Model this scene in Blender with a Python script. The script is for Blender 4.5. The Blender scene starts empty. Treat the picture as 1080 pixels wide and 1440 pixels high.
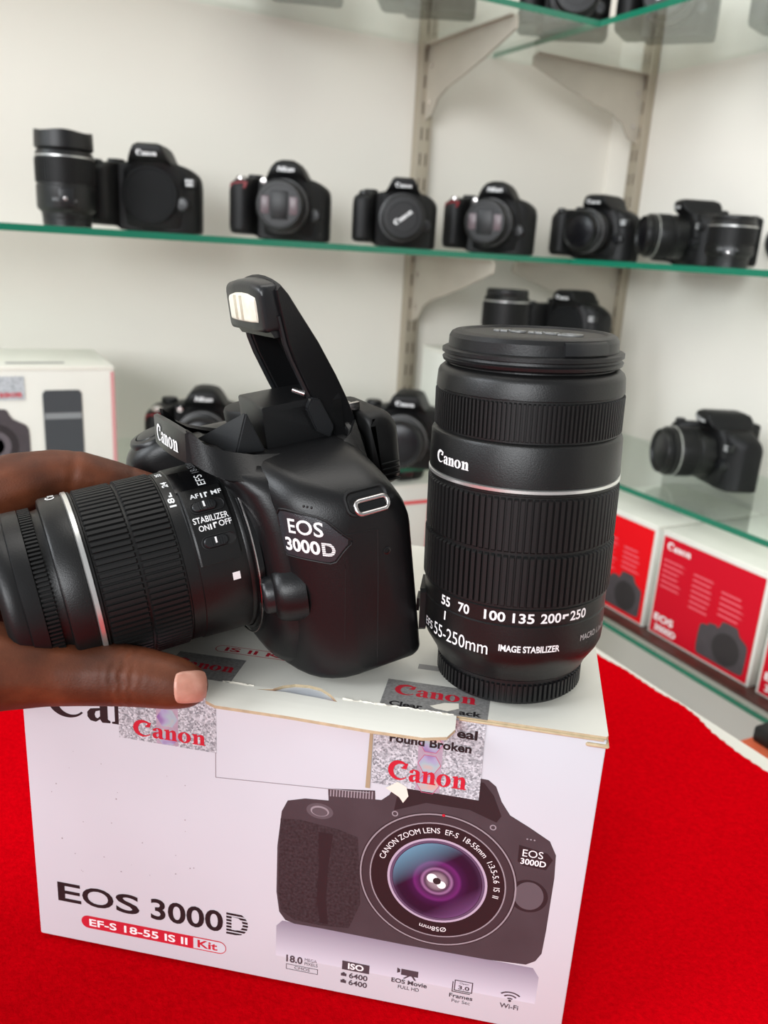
import bpy, bmesh, math, random
from mathutils import Vector, Matrix
from mathutils.bvhtree import BVHTree
random.seed(4)
PI = math.pi
scene = bpy.context.scene
COL = scene.collection

# ------------------------------------------------------------------ camera, world, lights, exposure
F = 1170.0                                     # focal length in pixels of the 1080x1440 frame
RW = Matrix(((0.88967339, -0.08607078, 0.44841172),
             (-0.45276522, -0.29327136, 0.84201874),
             (0.05903311, -0.9521469, -0.29988558)))   # camera (right, down, forward) -> world
EYE = Vector((0, 0, 0.288))
cam_d = bpy.data.cameras.new('camera'); cam = bpy.data.objects.new('camera', cam_d); COL.objects.link(cam)
r_, d_, f_ = (Vector([RW[i][j] for i in range(3)]) for j in range(3))
cam.matrix_world = Matrix(((r_.x, -d_.x, -f_.x, EYE.x), (r_.y, -d_.y, -f_.y, EYE.y), (r_.z, -d_.z, -f_.z, EYE.z), (0, 0, 0, 1)))
cam_d.sensor_fit = 'VERTICAL'; cam_d.sensor_height = 36.0; cam_d.lens = F / 1440 * 36
cam_d.clip_start = 0.01
cam_d.dof.use_dof = True; cam_d.dof.focus_distance = 0.305; cam_d.dof.aperture_fstop = 14.0
scene.camera = cam
scene.view_settings.view_transform = 'Standard'; scene.view_settings.look = 'None'
scene.view_settings.gamma = 1.0; scene.view_settings.use_curve_mapping = False
scene.view_settings.exposure = 0.0
scene.cycles.use_denoising = True
scene.cycles.max_bounces = 10; scene.cycles.transparent_max_bounces = 24
world = bpy.data.worlds.new('room_light'); scene.world = world; world.use_nodes = True
world.node_tree.nodes['Background'].inputs[0].default_value = (0.93, 0.97, 1.0, 1)
world.node_tree.nodes['Background'].inputs[1].default_value = 0.36

def area(name, loc, aim, sx, sy, power, col):
    l = bpy.data.lights.new(name, 'AREA'); l.shape = 'RECTANGLE'; l.size = sx; l.size_y = sy; l.energy = power; l.color = col
    o = bpy.data.objects.new(name, l); COL.objects.link(o); o.location = loc
    o.rotation_euler = (Vector(aim) - Vector(loc)).to_track_quat('-Z', 'Y').to_euler(); return o
area('shop_window_light', (-4.7, -4.1, 1.9), (0.4, 0.6, 0.2), 4.2, 2.4, 420, (0.95, 0.975, 1.0))
area('side_window_light', (-3.1, 0.75, 1.75), (0.3, 0.35, 0.15), 1.7, 1.5, 85, (0.90, 0.95, 1.0))
area('ceiling_panel_light', (0.25, 0.50, 1.95), (0.30, 0.7, 0.0), 1.4, 0.8, 13, (1.0, 0.965, 0.91))

# ------------------------------------------------------------------ pixel -> place helpers (a point of the real plane it lies on)
def ray(px, py): return RW @ Vector(((px - 540) / F, (py - 720) / F, 1.0))
def on_z(px, py, z): d = ray(px, py); return EYE + d * ((z - EYE.z) / d.z)
def on_y(px, py, y): d = ray(px, py); return EYE + d * (y / d.y)
def on_x(px, py, x): d = ray(px, py); return EYE + d * (x / d.x)
def deep(px, py, t): return EYE + ray(px, py) * t

# ------------------------------------------------------------------ materials
def lin(c):
    return tuple((v / 255 / 12.92 if v / 255 <= 0.04045 else ((v / 255 + 0.055) / 1.055) ** 2.4) for v in c)
MATS = {}
def mat(name, rgb, rough=0.5, metal=0.0, bump=0.0, bscale=800.0, vary=0.0, vscale=40.0, spec=0.5, coat=0.0, sss=0.0):
    if name in MATS: return MATS[name]
    m = bpy.data.materials.new(name); m.use_nodes = True; nt = m.node_tree; b = nt.nodes['Principled BSDF']
    c = lin(rgb) + (1,)
    b.inputs['Base Color'].default_value = c; b.inputs['Roughness'].default_value = rough; b.inputs['Metallic'].default_value = metal
    b.inputs['Specular IOR Level'].default_value = spec; b.inputs['Coat Weight'].default_value = coat
    if sss: b.inputs['Subsurface Weight'].default_value = sss; b.inputs['Subsurface Radius'].default_value = (1, .4, .2); b.inputs['Subsurface Scale'].default_value = 0.003
    tc = nt.nodes.new('ShaderNodeTexCoord')
    if vary:
        n = nt.nodes.new('ShaderNodeTexNoise'); n.inputs['Scale'].default_value = vscale; n.inputs['Detail'].default_value = 6
        nt.links.new(tc.outputs['Object'], n.inputs['Vector'])
        r = nt.nodes.new('ShaderNodeValToRGB')
        r.color_ramp.elements[0].position = 0.3; r.color_ramp.elements[1].position = 0.7
        r.color_ramp.elements[0].color = tuple(v * (1 - vary) for v in c[:3]) + (1,)
        r.color_ramp.elements[1].color = tuple(min(1, v * (1 + vary)) for v in c[:3]) + (1,)
        nt.links.new(n.outputs['Fac'], r.inputs['Fac']); nt.links.new(r.outputs['Color'], b.inputs['Base Color'])
    if bump:
        n = nt.nodes.new('ShaderNodeTexNoise'); n.inputs['Scale'].default_value = bscale; n.inputs['Detail'].default_value = 2
        nt.links.new(tc.outputs['Object'], n.inputs['Vector'])
        k = nt.nodes.new('ShaderNodeBump'); k.inputs['Strength'].default_value = bump; k.inputs['Distance'].default_value = 0.0004
        nt.links.new(n.outputs['Fac'], k.inputs['Height']); nt.links.new(k.outputs['Normal'], b.inputs['Normal'])
    MATS[name] = m; return m

M_BODY = mat('camera_plastic', (17, 17, 18), 0.36, bump=0.12, bscale=1800, spec=0.36)
M_BODY2 = mat('camera_plastic_satin', (22, 23, 25), 0.34, bump=0.1, bscale=1800, spec=0.5)
M_GRIP = mat('leathery_grip_rubber', (17, 17, 18), 0.6, bump=0.6, bscale=600)
M_DARK = mat('dark_recess', (9, 9, 10), 0.55)
M_LENS = mat('lens_barrel_plastic', (15, 15, 15), 0.38, bump=0.15, bscale=2200, spec=0.4)
M_GLOSS = mat('glossy_black', (12, 12, 13), 0.18)
M_RUBBER = mat('ribbed_rubber', (20, 20, 20), 0.5, spec=0.3)
M_CHROME = mat('brushed_chrome', (205, 200, 198), 0.25, metal=1.0)
M_SILVER = mat('silver_ring', (225, 225, 222), 0.3, metal=0.85)
M_WHITE = mat('white_ink', (240, 240, 240), 0.5)
M_GREY = mat('grey_ink', (120, 120, 122), 0.5)
M_RED = mat('red_ink', (196, 26, 48), 0.5)
M_BLACK = mat('black_ink', (24, 20, 24), 0.5)
M_CAP = mat('cap_plastic', (17, 17, 18), 0.4, bump=0.12, bscale=1500, spec=.38)
M_LAMP = mat('flash_window', (226, 224, 206), 0.15, vary=0.12, vscale=260, coat=0.6)
M_WALL = mat('white_wall_panel', (226, 221, 212), 0.75, vary=0.03, vscale=2.2)
M_RAIL = mat('brushed_steel_rail', (176, 166, 150), 0.42, metal=0.55, vary=0.12, vscale=30)
M_BRACKET = mat('steel_bracket', (186, 178, 166), 0.45, metal=0.35, vary=0.08, vscale=12)
M_EDGE = mat('green_glass_edge', (8, 108, 82), 0.25, spec=0.6)
M_CARD = mat('white_carton', (205, 209, 215), 0.42, vary=0.035, vscale=9)
M_CARDTOP = mat('white_carton_top', (226, 224, 214), 0.5, vary=0.05, vscale=18)
M_TAN = mat('raw_cardboard', (186, 168, 136), 0.8, vary=0.15, vscale=300)
M_TABLE = mat('white_laminate', (236, 234, 226), 0.45)
M_FLOOR = mat('grey_floor', (205, 203, 196), 0.6)

def glass_mat():
    m = bpy.data.materials.new('shelf_glass'); m.use_nodes = True; nt = m.node_tree
    for n in list(nt.nodes): nt.nodes.remove(n)
    o = nt.nodes.new('ShaderNodeOutputMaterial'); t = nt.nodes.new('ShaderNodeBsdfTransparent'); g = nt.nodes.new('ShaderNodeBsdfGlossy')
    mx = nt.nodes.new('ShaderNodeMixShader'); fr = nt.nodes.new('ShaderNodeFresnel'); fr.inputs['IOR'].default_value = 1.5
    ge = nt.nodes.new('ShaderNodeNewGeometry'); io = nt.nodes.new('ShaderNodeMapRange'); io.inputs[3].default_value = 1.5; io.inputs[4].default_value = 1 / 1.5
    nt.links.new(ge.outputs['Backfacing'], io.inputs[0]); nt.links.new(io.outputs[0], fr.inputs['IOR'])
    t.inputs[0].default_value = (0.955, 0.982, 0.97, 1); g.inputs['Color'].default_value = (0.9, 0.95, 0.93, 1); g.inputs['Roughness'].default_value = 0.02
    nt.links.new(fr.outputs[0], mx.inputs[0]); nt.links.new(t.outputs[0], mx.inputs[1]); nt.links.new(g.outputs[0], mx.inputs[2]); nt.links.new(mx.outputs[0], o.inputs[0])
    return m
M_GLASS = glass_mat()

def cloth_mat():
    m = mat('red_fleece', (196, 1, 13), 1.0, spec=0.0, vary=0.12, vscale=420, bump=.7, bscale=600)
    m.node_tree.nodes['Principled BSDF'].inputs['Sheen Weight'].default_value = 0.0
    return m
M_CLOTH = cloth_mat()

def seal_mat():
    m = bpy.data.materials.new('glitter_foil'); m.use_nodes = True; nt = m.node_tree; b = nt.nodes['Principled BSDF']
    tc = nt.nodes.new('ShaderNodeTexCoord'); v = nt.nodes.new('ShaderNodeTexVoronoi'); v.inputs['Scale'].default_value = 1500
    nt.links.new(tc.outputs['Object'], v.inputs['Vector'])
    sp = nt.nodes.new('ShaderNodeSeparateColor'); nt.links.new(v.outputs['Color'], sp.inputs[0])
    r = nt.nodes.new('ShaderNodeValToRGB'); r.color_ramp.elements[0].color = lin((122, 127, 132)) + (1,); r.color_ramp.elements[1].color = lin((212, 217, 222)) + (1,)
    nt.links.new(sp.outputs[0], r.inputs[0]); nt.links.new(r.outputs[0], b.inputs['Base Color'])
    b.inputs['Roughness'].default_value = 0.45; b.inputs['Specular IOR Level'].default_value = 0.3
    return m
M_SEAL = seal_mat()

def holo_mat():
    m = bpy.data.materials.new('hologram_foil'); m.use_nodes = True; nt = m.node_tree; b = nt.nodes['Principled BSDF']
    tc = nt.nodes.new('ShaderNodeTexCoord'); n = nt.nodes.new('ShaderNodeTexNoise'); n.inputs['Scale'].default_value = 150; n.inputs['Detail'].default_value = 1
    nt.links.new(tc.outputs['Object'], n.inputs['Vector'])
    r = nt.nodes.new('ShaderNodeValToRGB'); cr = r.color_ramp
    cr.elements[0].position = 0.3; cr.elements[0].color = lin((150, 125, 190)) + (1,)
    cr.elements[1].position = 0.7; cr.elements[1].color = lin((214, 200, 190)) + (1,)
    e = cr.elements.new(0.45); e.color = lin((178, 190, 226)) + (1,)
    e = cr.elements.new(0.57); e.color = lin((176, 215, 222)) + (1,)
    nt.links.new(n.outputs['Fac'], r.inputs[0]); nt.links.new(r.outputs[0], b.inputs['Base Color'])
    b.inputs['Roughness'].default_value = 0.3; b.inputs['Metallic'].default_value = 0.3
    return m
M_HOLO = holo_mat()
M_HOLO2 = mat('hologram_strip', (186, 182, 200), .35, metal=.3, vary=.12, vscale=300)

# ------------------------------------------------------------------ object helpers
def obj(name, bm, m, parent=None, smooth=True, angle=40, label=None):
    bmesh.ops.recalc_face_normals(bm, faces=bm.faces[:])
    me = bpy.data.meshes.new(name); bm.to_mesh(me); bm.free()
    for k in (m if isinstance(m, (list, tuple)) else [m]): me.materials.append(k)
    if smooth:
        for p in me.polygons: p.use_smooth = True
        me.set_sharp_from_angle(angle=math.radians(angle))
    o = bpy.data.objects.new(name, me); COL.objects.link(o)
    if parent: o.parent = parent
    if label: o['label'] = label
    return o
def tag(o, label, cat, group=None):
    o['label'] = label; o['category'] = cat
    if group: o['group'] = group
    return o
def thing(name, label, cat, loc=(0, 0, 0), rotz=0.0, group=None):
    o = bpy.data.objects.new(name, None); COL.objects.link(o); o.empty_display_size = 0.02
    o.location = loc; o.rotation_euler = (0, 0, rotz); return tag(o, label, cat, group)
def struct(name, bm, m, **k):
    o = obj(name, bm, m, **k); o['kind'] = 'structure'; return o
def new(): return bmesh.new()
def box(bm, x0, x1, y0, y1, z0, z1, bev=0.0, seg=2):
    r = bmesh.ops.create_cube(bm, size=1.0)['verts']
    for v in r: v.co = Vector(((x0 + x1) / 2 + v.co.x * (x1 - x0), (y0 + y1) / 2 + v.co.y * (y1 - y0), (z0 + z1) / 2 + v.co.z * (z1 - z0)))
    if bev:
        es = list({e for v in r for e in v.link_edges})
        bmesh.ops.bevel(bm, geom=es, offset=bev, segments=seg, affect='EDGES', profile=0.5)
    return bm
def rings(bm, loops, close=True, cap0=True, cap1=True):
    vs = [[bm.verts.new(p) for p in l] for l in loops]
    n = len(loops[0])
    for a, b in zip(vs[:-1], vs[1:]):
        for i in range(n if close else n - 1):
            j = (i + 1) % n
            bm.faces.new((a[i], a[j], b[j], b[i]))
    if cap0: bm.faces.new(vs[0][::-1])
    if cap1: bm.faces.new(vs[-1])
    return bm
MM = 0.001
def lathe(bm, prof, seg=96, cap0=True, cap1=True):         # prof: (radius, height) in mm, axis z
    return rings(bm, [[(r * MM * math.cos(2 * PI * i / seg), r * MM * math.sin(2 * PI * i / seg), z * MM) for i in range(seg)] for r, z in prof], True, cap0, cap1)
def ribbed(bm, r0, r1, z0, z1, n, duty=0.6, fade=0.6):     # a ring of raised ribs, mm
    cs = []
    for i in range(n):
        a0 = 2 * PI * i / n; w = 2 * PI / n
        cs += [(a0, 0), (a0 + w * (1 - duty) * .9, 0), (a0 + w * (1 - duty * .9), 1), (a0 + w * .97, 1)]
    def loop(z, k): return [((r0 + (r1 - r0) * h * k) * MM * math.cos(a), (r0 + (r1 - r0) * h * k) * MM * math.sin(a), z * MM) for a, h in cs]
    return rings(bm, [loop(z0, 0), loop(z0 + fade * .3, 0), loop(z0 + fade, 1), loop(z1 - fade, 1), loop(z1 - fade * .3, 0), loop(z1, 0)])
def tube(bm, pts, r, seg=8, closed=False):                 # pts in metres
    pts = [Vector(p) for p in pts]; n = len(pts); loops = []
    for i, p in enumerate(pts):
        a = pts[(i - 1) % n] if (closed or i > 0) else p; b = pts[(i + 1) % n] if (closed or i < n - 1) else p
        t = (b - a).normalized(); q = t.to_track_quat('Z', 'Y')
        loops.append([p + q @ Vector((r * math.cos(2 * PI * k / seg), r * math.sin(2 * PI * k / seg), 0)) for k in range(seg)])
    if closed:
        vs = [[bm.verts.new(p) for p in l] for l in loops]
        for i in range(n):
            a, b = vs[i], vs[(i + 1) % n]
            for k in range(seg):
                j = (k + 1) % seg; bm.faces.new((a[k], a[j], b[j], b[k]))
        return bm
    return rings(bm, loops)
def flat(loops, size=1.0):                                  # filled 2D outline with holes -> bmesh in xy
    c = bpy.data.curves.new('outline', 'CURVE'); c.dimensions = '2D'; c.fill_mode = 'BOTH'
    for l in loops:
        s = c.splines.new('POLY'); s.points.add(len(l) - 1)
        for p, q in zip(s.points, l): p.co = (q[0] * size, q[1] * size, 0, 1)
        s.use_cyclic_u = True
    return curve_bm(c)
def curve_bm(c):
    o = bpy.data.objects.new('tmp', c); me = bpy.data.meshes.new_from_object(o)
    bm = bmesh.new(); bm.from_mesh(me)
    bpy.data.objects.remove(o); bpy.data.curves.remove(c); bpy.data.meshes.remove(me); return bm
def bounds(bm):
    xs = [v.co.x for v in bm.verts]; ys = [v.co.y for v in bm.verts]; return min(xs), max(xs), min(ys), max(ys)
def fit(bm, x, y, w=None, h=None):                          # scale flat bm to width/height, lower left at x,y
    a, b, c, d = bounds(bm); sx = w / (b - a) if w else None; sy = h / (d - c) if h else None
    sx = sx or sy; sy = sy or sx
    for v in bm.verts: v.co = Vector((x + (v.co.x - a) * sx, y + (v.co.y - c) * sy, 0))
    return bm
def text(s, x=0, y=0, w=None, h=None, bold=0.0, space=1.0):
    c = bpy.data.curves.new('lettering', 'FONT'); c.body = s; c.size = 1.0; c.offset = bold; c.resolution_u = 4; c.space_character = space
    return fit(curve_bm(c), x, y, w, h)
def slices(bm, step, axis=0):
    a, b, c, d = bounds(bm); lo, hi = ((a, b), (c, d))[axis]; n = int((hi - lo) / step)
    for i in range(1, n + 1):
        p = lo + i * step
        if p < hi: bmesh.ops.bisect_plane(bm, geom=bm.verts[:] + bm.edges[:] + bm.faces[:], plane_co=(p, 0, 0) if axis == 0 else (0, p, 0), plane_no=(1, 0, 0) if axis == 0 else (0, 1, 0))
    return bm
def wrap(bm, fn, step=0.0, axis=0):
    if step: slices(bm, step, axis)
    for v in bm.verts: v.co = Vector(fn(v.co.x, v.co.y))
    return bm
def join(a, b):
    me = bpy.data.meshes.new('tmp'); b.to_mesh(me); b.free(); a.from_mesh(me); bpy.data.meshes.remove(me); return a
def ell(cx, cy, rx, ry, a0=0, a1=360, n=40):
    return [(cx + rx * math.cos(math.radians(a0 + (a1 - a0) * i / (n - 1))), cy + ry * math.sin(math.radians(a0 + (a1 - a0) * i / (n - 1)))) for i in range(n)]
def logo(x, y, w, h, bold=0.0):                             # the serif maker's wordmark, drawn glyph by glyph
    bm = bmesh.new(); X = 0
    C = ell(0.50, 0.5, 0.50, 0.52, 52, 322, 34) + ell(0.60, 0.47, 0.34, 0.39, 318, 62, 26) + [(0.60, 0.62), (0.86, 0.60), (0.93, 0.92)]
    def n_(x0): return [(x0, 0.62), (x0, 0.55), (x0 + .07, 0.53), (x0 + .07, .07), (x0, .05), (x0, 0), (x0 + .33, 0), (x0 + .33, .05), (x0 + .27, .07), (x0 + .27, .48), (x0 + .36, .53), (x0 + .40, .46), (x0 + .40, .07), (x0 + .34, .05), (x0 + .34, 0), (x0 + .66, 0), (x0 + .66, .05), (x0 + .60, .07), (x0 + .60, .48), (x0 + .55, .61), (x0 + .44, .66), (x0 + .34, .62), (x0 + .25, .54), (x0 + .25, .66)]
    a_ = [(0.0, .45), (.04, .58), (.18, .66), (.36, .65), (.48, .58), (.50, .46), (.50, .1), (.56, .06), (.56, 0), (.36, -.02), (.31, .07), (.2, -.02), (.07, 0), (0, .1), (0, .24), (.08, .35), (.31, .40), (.31, .5), (.25, .6), (.19, .58), (.18, .45)]
    hole = [(.31, .33), (.21, .29), (.18, .2), (.2, .11), (.25, .09), (.31, .16)]
    glyphs = [[C], [[(1.0 + px, py) for px, py in a_], [(1.0 + px, py) for px, py in hole]], [n_(1.60)], [ell(2.62, .32, .33, .34), ell(2.62, .32, .12, .27, 0, 360, 30)], [n_(3.02)]]
    for g in glyphs: bm = join(bm, flat(g))
    return fit(bm, x, y, w, h)
def offset(bm, d):
    for v in bm.verts: v.co.z += d
    return bm

# ------------------------------------------------------------------ the room
WX, WY = 1.055, 1.232                                       # faces of the right and left display walls
SX, SY = 0.798, 0.980                                       # front edges of their glass shelves
bm = new(); box(bm, -1.6, WX + .06, WY, WY + .06, -0.75, 1.6); struct('wall_left', bm, M_WALL, smooth=False)
bm = new(); box(bm, WX, WX + .06, -1.2, WY, -0.75, 1.6); struct('wall_right', bm, M_WALL, smooth=False)
bm = new(); box(bm, -2.4, WX + .06, -2.4, WY + .06, -0.80, -0.75); struct('floor', bm, M_FLOOR, smooth=False)

GT = 0.0075
LEVELS = {'top': 0.288 + 0.296, 'middle': 0.288 - GT / 2, 'lower': -0.0045, 'bottom': -0.205}
def shelf(name, x0, x1, y0, y1, z, label, front):
    t = thing(name, label, 'shelf', (x0, y0, z))
    w, d = x1 - x0, y1 - y0
    bm = new(); box(bm, 0, w, 0, d, 0, GT)
    p = obj('glass_pane', bm, [M_GLASS, M_EDGE], t, smooth=False)
    for f in p.data.polygons:
        if (f.normal.y < -.5 and front == 'y') or (f.normal.x < -.5 and front == 'x'): f.material_index = 1
    return t
for k, z in LEVELS.items():
    shelf('glass_shelf', -1.5, SX - .001, SY, WY - .002, z, '%s glass shelf on the left wall with a green front edge' % {'top': 'topmost', 'middle': 'eye level', 'lower': 'table height', 'bottom': 'lowest'}[k], 'y')
    shelf('glass_shelf', SX, WX - .002, -0.6, WY - .002, z, '%s glass shelf on the right wall with a green front edge' % {'top': 'topmost', 'middle': 'eye level', 'lower': 'table height', 'bottom': 'lowest'}[k], 'x')

def slot_rail():
    m = mat('slotted_steel', (176, 166, 150), 0.42, metal=0.55); nt = m.node_tree; b = nt.nodes['Principled BSDF']
    tc = nt.nodes.new('ShaderNodeTexCoord'); sx = nt.nodes.new('ShaderNodeSeparateXYZ'); nt.links.new(tc.outputs['Object'], sx.inputs[0])
    def mth(op, a, bb):
        n = nt.nodes.new('ShaderNodeMath'); n.operation = op
        for k, v in ((0, a), (1, bb)):
            if isinstance(v, (int, float)): n.inputs[k].default_value = v
            elif v is not None: nt.links.new(v, n.inputs[k])
        return n.outputs[0]
    zz = mth('LESS_THAN', mth('FRACT', mth('DIVIDE', sx.outputs['Z'], .036), None), .48)
    xx = mth('LESS_THAN', mth('ABSOLUTE', mth('SUBTRACT', mth('ABSOLUTE', sx.outputs['X'], None), .005), None), .0012)
    mx = nt.nodes.new('ShaderNodeMix'); mx.data_type = 'RGBA'; mx.inputs[6].default_value = lin((176, 166, 150)) + (1,); mx.inputs[7].default_value = lin((70, 62, 54)) + (1,)
    nt.links.new(mth('MULTIPLY', zz, xx), mx.inputs[0]); nt.links.new(mx.outputs[2], b.inputs['Base Color']); return m
M_SLOT = slot_rail()
def rail(name, label, loc, rotz):
    t = thing(name, label, 'rail', loc, rotz)
    bm = new(); box(bm, -.0125, .0125, -.016, 0, 0, 2.2, .002)
    obj('channel', bm, M_SLOT, t)
    return t
rail('shelf_upright', 'slotted steel upright on the left wall behind the tall lens', (0.677, WY, -.7), 0)
rail('shelf_upright', 'slotted steel upright on the right wall near the corner', (WX, 1.148, -.7), -PI / 2)
def bracket(loc, rotz, label):
    t = thing('shelf_bracket', label, 'bracket', loc, rotz)
    out = [(0, 0), (-.215, 0), (-.222, -.006), (-.222, -.018), (-.205, -.024), (-.15, -.042), (-.10, -.056), (-.06, -.066), (-.035, -.078), (-.02, -.098), (0, -.105)]
    bm = new()
    rings(bm, [[(s * .0015, y, z) for y, z in out] for s in (-1, 1)])
    obj('bracket_arm', bm, M_BRACKET, t, smooth=False)
    bm = new(); box(bm, -.007, .007, -.215, 0, -.0022, -.0002); obj('support_flange', bm, M_BRACKET, t, smooth=False)
    for z in (-.03, -.08):
        bm = new(); rings(bm, [[(s, -.012 + .004 * math.cos(k * PI / 6), z + .004 * math.sin(k * PI / 6)) for k in range(12)] for s in (-.0025, .0025)])
        obj('rivet', bm, M_CHROME, t)
for k in ('top', 'middle', 'lower', 'bottom'):
    w = {'top': 'topmost', 'middle': 'eye level', 'lower': 'table height', 'bottom': 'lowest'}[k]
    bracket((0.677, WY - .016, LEVELS[k]), 0, 'curved steel bracket holding the %s shelf on the left wall' % w)
    bracket((WX - .016, 1.148, LEVELS[k]), -PI / 2, 'curved steel bracket holding the %s shelf on the right wall' % w)
bm = new(); box(bm, SX + .02, WX - .002, -1.0, WY - .002, -0.75, -0.42, .004)
box(bm, -1.5, SX + .02, SY + .02, WY - .002, -0.75, -0.42, .004); struct('trim_1', bm, M_WALL)

# ------------------------------------------------------------------ table and cloth
t = thing('display_table', 'white laminate table under the red fleece cloth', 'table', (0, 0, -.002))
bm = new(); box(bm, -1.0, .4375, -.15, .56, -.028, 0, .003); obj('tabletop', bm, M_TABLE, t)
for x in (-.95, .39):
    for y in (-.10, .51):
        bm = new(); box(bm, x - .022, x + .022, y - .022, y + .022, -.748, -.028, .003); obj('leg', bm, M_TABLE, t)
edge = [(-.6, .424), (.2, .424), (.25, .421), (.296, .4205), (.320, .424), (.339, .4305), (.354, .4325), (.373, .4295), (.409, .430), (.428, .427), (.56, .428)]
def ex(y):
    for (a, b), (c, d) in zip(edge[:-1], edge[1:]):
        if a <= y <= c: return b + (d - b) * (y - a) / (c - a) + .0006 * math.sin(y * 900) + .0004 * math.sin(y * 2300)
    return .428
bm = new(); NX, NY = 60, 260; g = []
for j in range(NY + 1):
    y = -.14 + (.555 + .14) * j / NY; X1 = ex(y); row = []
    for i in range(NX + 1):
        x = -.98 + (X1 + .98) * i / NX
        row.append((x, y, .0006 * math.sin(x * 21 + y * 13) * (1 if i < NX else 0)))
    g.append(row)
top = [[bm.verts.new((p[0], p[1], p[2] - .0007)) for p in r] for r in g]; bot = [[bm.verts.new((p[0], p[1], -.0018)) for p in r] for r in g]
for j in range(NY):
    for i in range(NX):
        bm.faces.new((top[j][i], top[j][i + 1], top[j + 1][i + 1], top[j + 1][i])); bm.faces.new((bot[j][i], bot[j + 1][i], bot[j + 1][i + 1], bot[j][i + 1]))
for j in range(NY):
    bm.faces.new((top[j][NX], bot[j][NX], bot[j + 1][NX], top[j + 1][NX])); bm.faces.new((top[j][0], top[j + 1][0], bot[j + 1][0], bot[j][0]))
for i in range(NX):
    bm.faces.new((top[0][i], bot[0][i], bot[0][i + 1], top[0][i + 1])); bm.faces.new((top[NY][i], top[NY][i + 1], bot[NY][i + 1], bot[NY][i]))
tag(obj('table_cloth', bm, M_CLOTH), 'bright red fleece cloth with a wavy right edge lying on the table', 'cloth')

# ------------------------------------------------------------------ camera kit carton under everything
BW, BD, BH = 219.8, 170.0, 133.0                              # mm
BOXROT = math.radians(-37.172)
carton = thing('product_carton', 'white camera kit carton with a printed camera and torn foil seals, on the red cloth', 'box', (0.01343, 0.31462, 0.0), BOXROT)
def front(bm, d=0.06, step=0):                                # (u, v) mm on the front face -> carton space
    return wrap(bm, lambda u, v: (u * MM, -d * MM, v * MM), step)
def ontop(bm, d=0.06, step=0):
    return wrap(bm, lambda u, v: (u * MM, v * MM, (BH + 1.2 + d) * MM), step)
bm = new(); box(bm, 0, BW * MM, 0, BD * MM, 0, BH * MM, .0008)
obj('carton_body', bm, M_CARD, carton)
# lid with its tab sticking out over the front and a half-moon finger cut
lid_out = [(0.4, .2), (76, .2), (77, -5), (80, -11.5), (84, -13), (110, -12.9), (140, -13.6), (158, -13.4), (166, -11.5), (168.3, -7.5), (168, .2), (BW - .4, .2), (BW + .3, 1.2), (BW + .2, BD), (-.2, BD), (-.2, 1.0)]
cut = [(95.0, -1.9), (101, -.4), (104, 3.0), (108, 5.2), (113, 5.9), (118, 4.8), (122, 1.8), (125.6, -2.3), (118, -1.6), (106, -1.0)]
bm = flat([lid_out, cut], MM)
for y in (0.0, -.003, -.006, -.009): bmesh.ops.bisect_plane(bm, geom=bm.verts[:] + bm.edges[:] + bm.faces[:], plane_co=(0, y, 0), plane_no=(0, 1, 0))
slices(bm, .02)
ext = bmesh.ops.extrude_face_region(bm, geom=bm.faces[:])
for v in ext['geom']:
    if isinstance(v, bmesh.types.BMVert): v.co.z += .0012
for v in bm.verts:
    k = max(0, -v.co.y); v.co.z += BH * MM - k * .10 - k * k * 6
lid = obj('lid', bm, [M_CARDTOP, M_TAN], carton, smooth=False)
for f in lid.data.polygons:
    if abs(f.normal.z) < .5: f.material_index = 1
# torn crease along the fold
rr = random.Random(3)
for x0, x1 in ((82, 94), (127, 139), (139, 167)):
    L = []; n = int((x1 - x0) / .8)
    for i in range(n + 1):
        x = x0 + (x1 - x0) * i / n; a_, b_, h_ = rr.uniform(.2, .9), rr.uniform(.1, .8), rr.uniform(.12, .5)
        L.append([(x * MM, -a_ * MM, (BH + 1.16) * MM), (x * MM, b_ * MM, (BH + 1.16) * MM), (x * MM, (b_ - a_) / 2 * MM, (BH + 1.2 + h_) * MM)])
    obj('torn_crease', rings(new(), L), mat('torn_paper', (232, 226, 212), .8), carton, label='torn white paper along the fold of the lid')
bm = new(); box(bm, 169 * MM, (BW - 1) * MM, -.0006, .0008, (BH - .6) * MM, (BH + .4) * MM, .0003, 1); box(bm, (BW - 7) * MM, (BW + .9) * MM, -.0010, .006, (BH - 3.0) * MM, (BH - 1.6) * MM, .0005, 1)
obj('worn_edge', bm, M_TAN, carton, label='worn layered cardboard at the right front corner')
# slot outline where the tab used to close
bm = new()
for a, b in (((79.2, 118), (79.2, 92.6)), ((79.2, 92.6), (139.0, 96.8))):
    tube(bm, [(a[0] * MM, .00008, a[1] * MM), (b[0] * MM, .00008, b[1] * MM)], .00022, 6)
obj('tab_slot', bm, mat('slot_shade', (150, 144, 148), .7), carton)
def ink(name, bm, m, d=.06, label=None, step=0): return obj(name, front(bm, d, step), m, carton, smooth=False, label=label)

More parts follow.
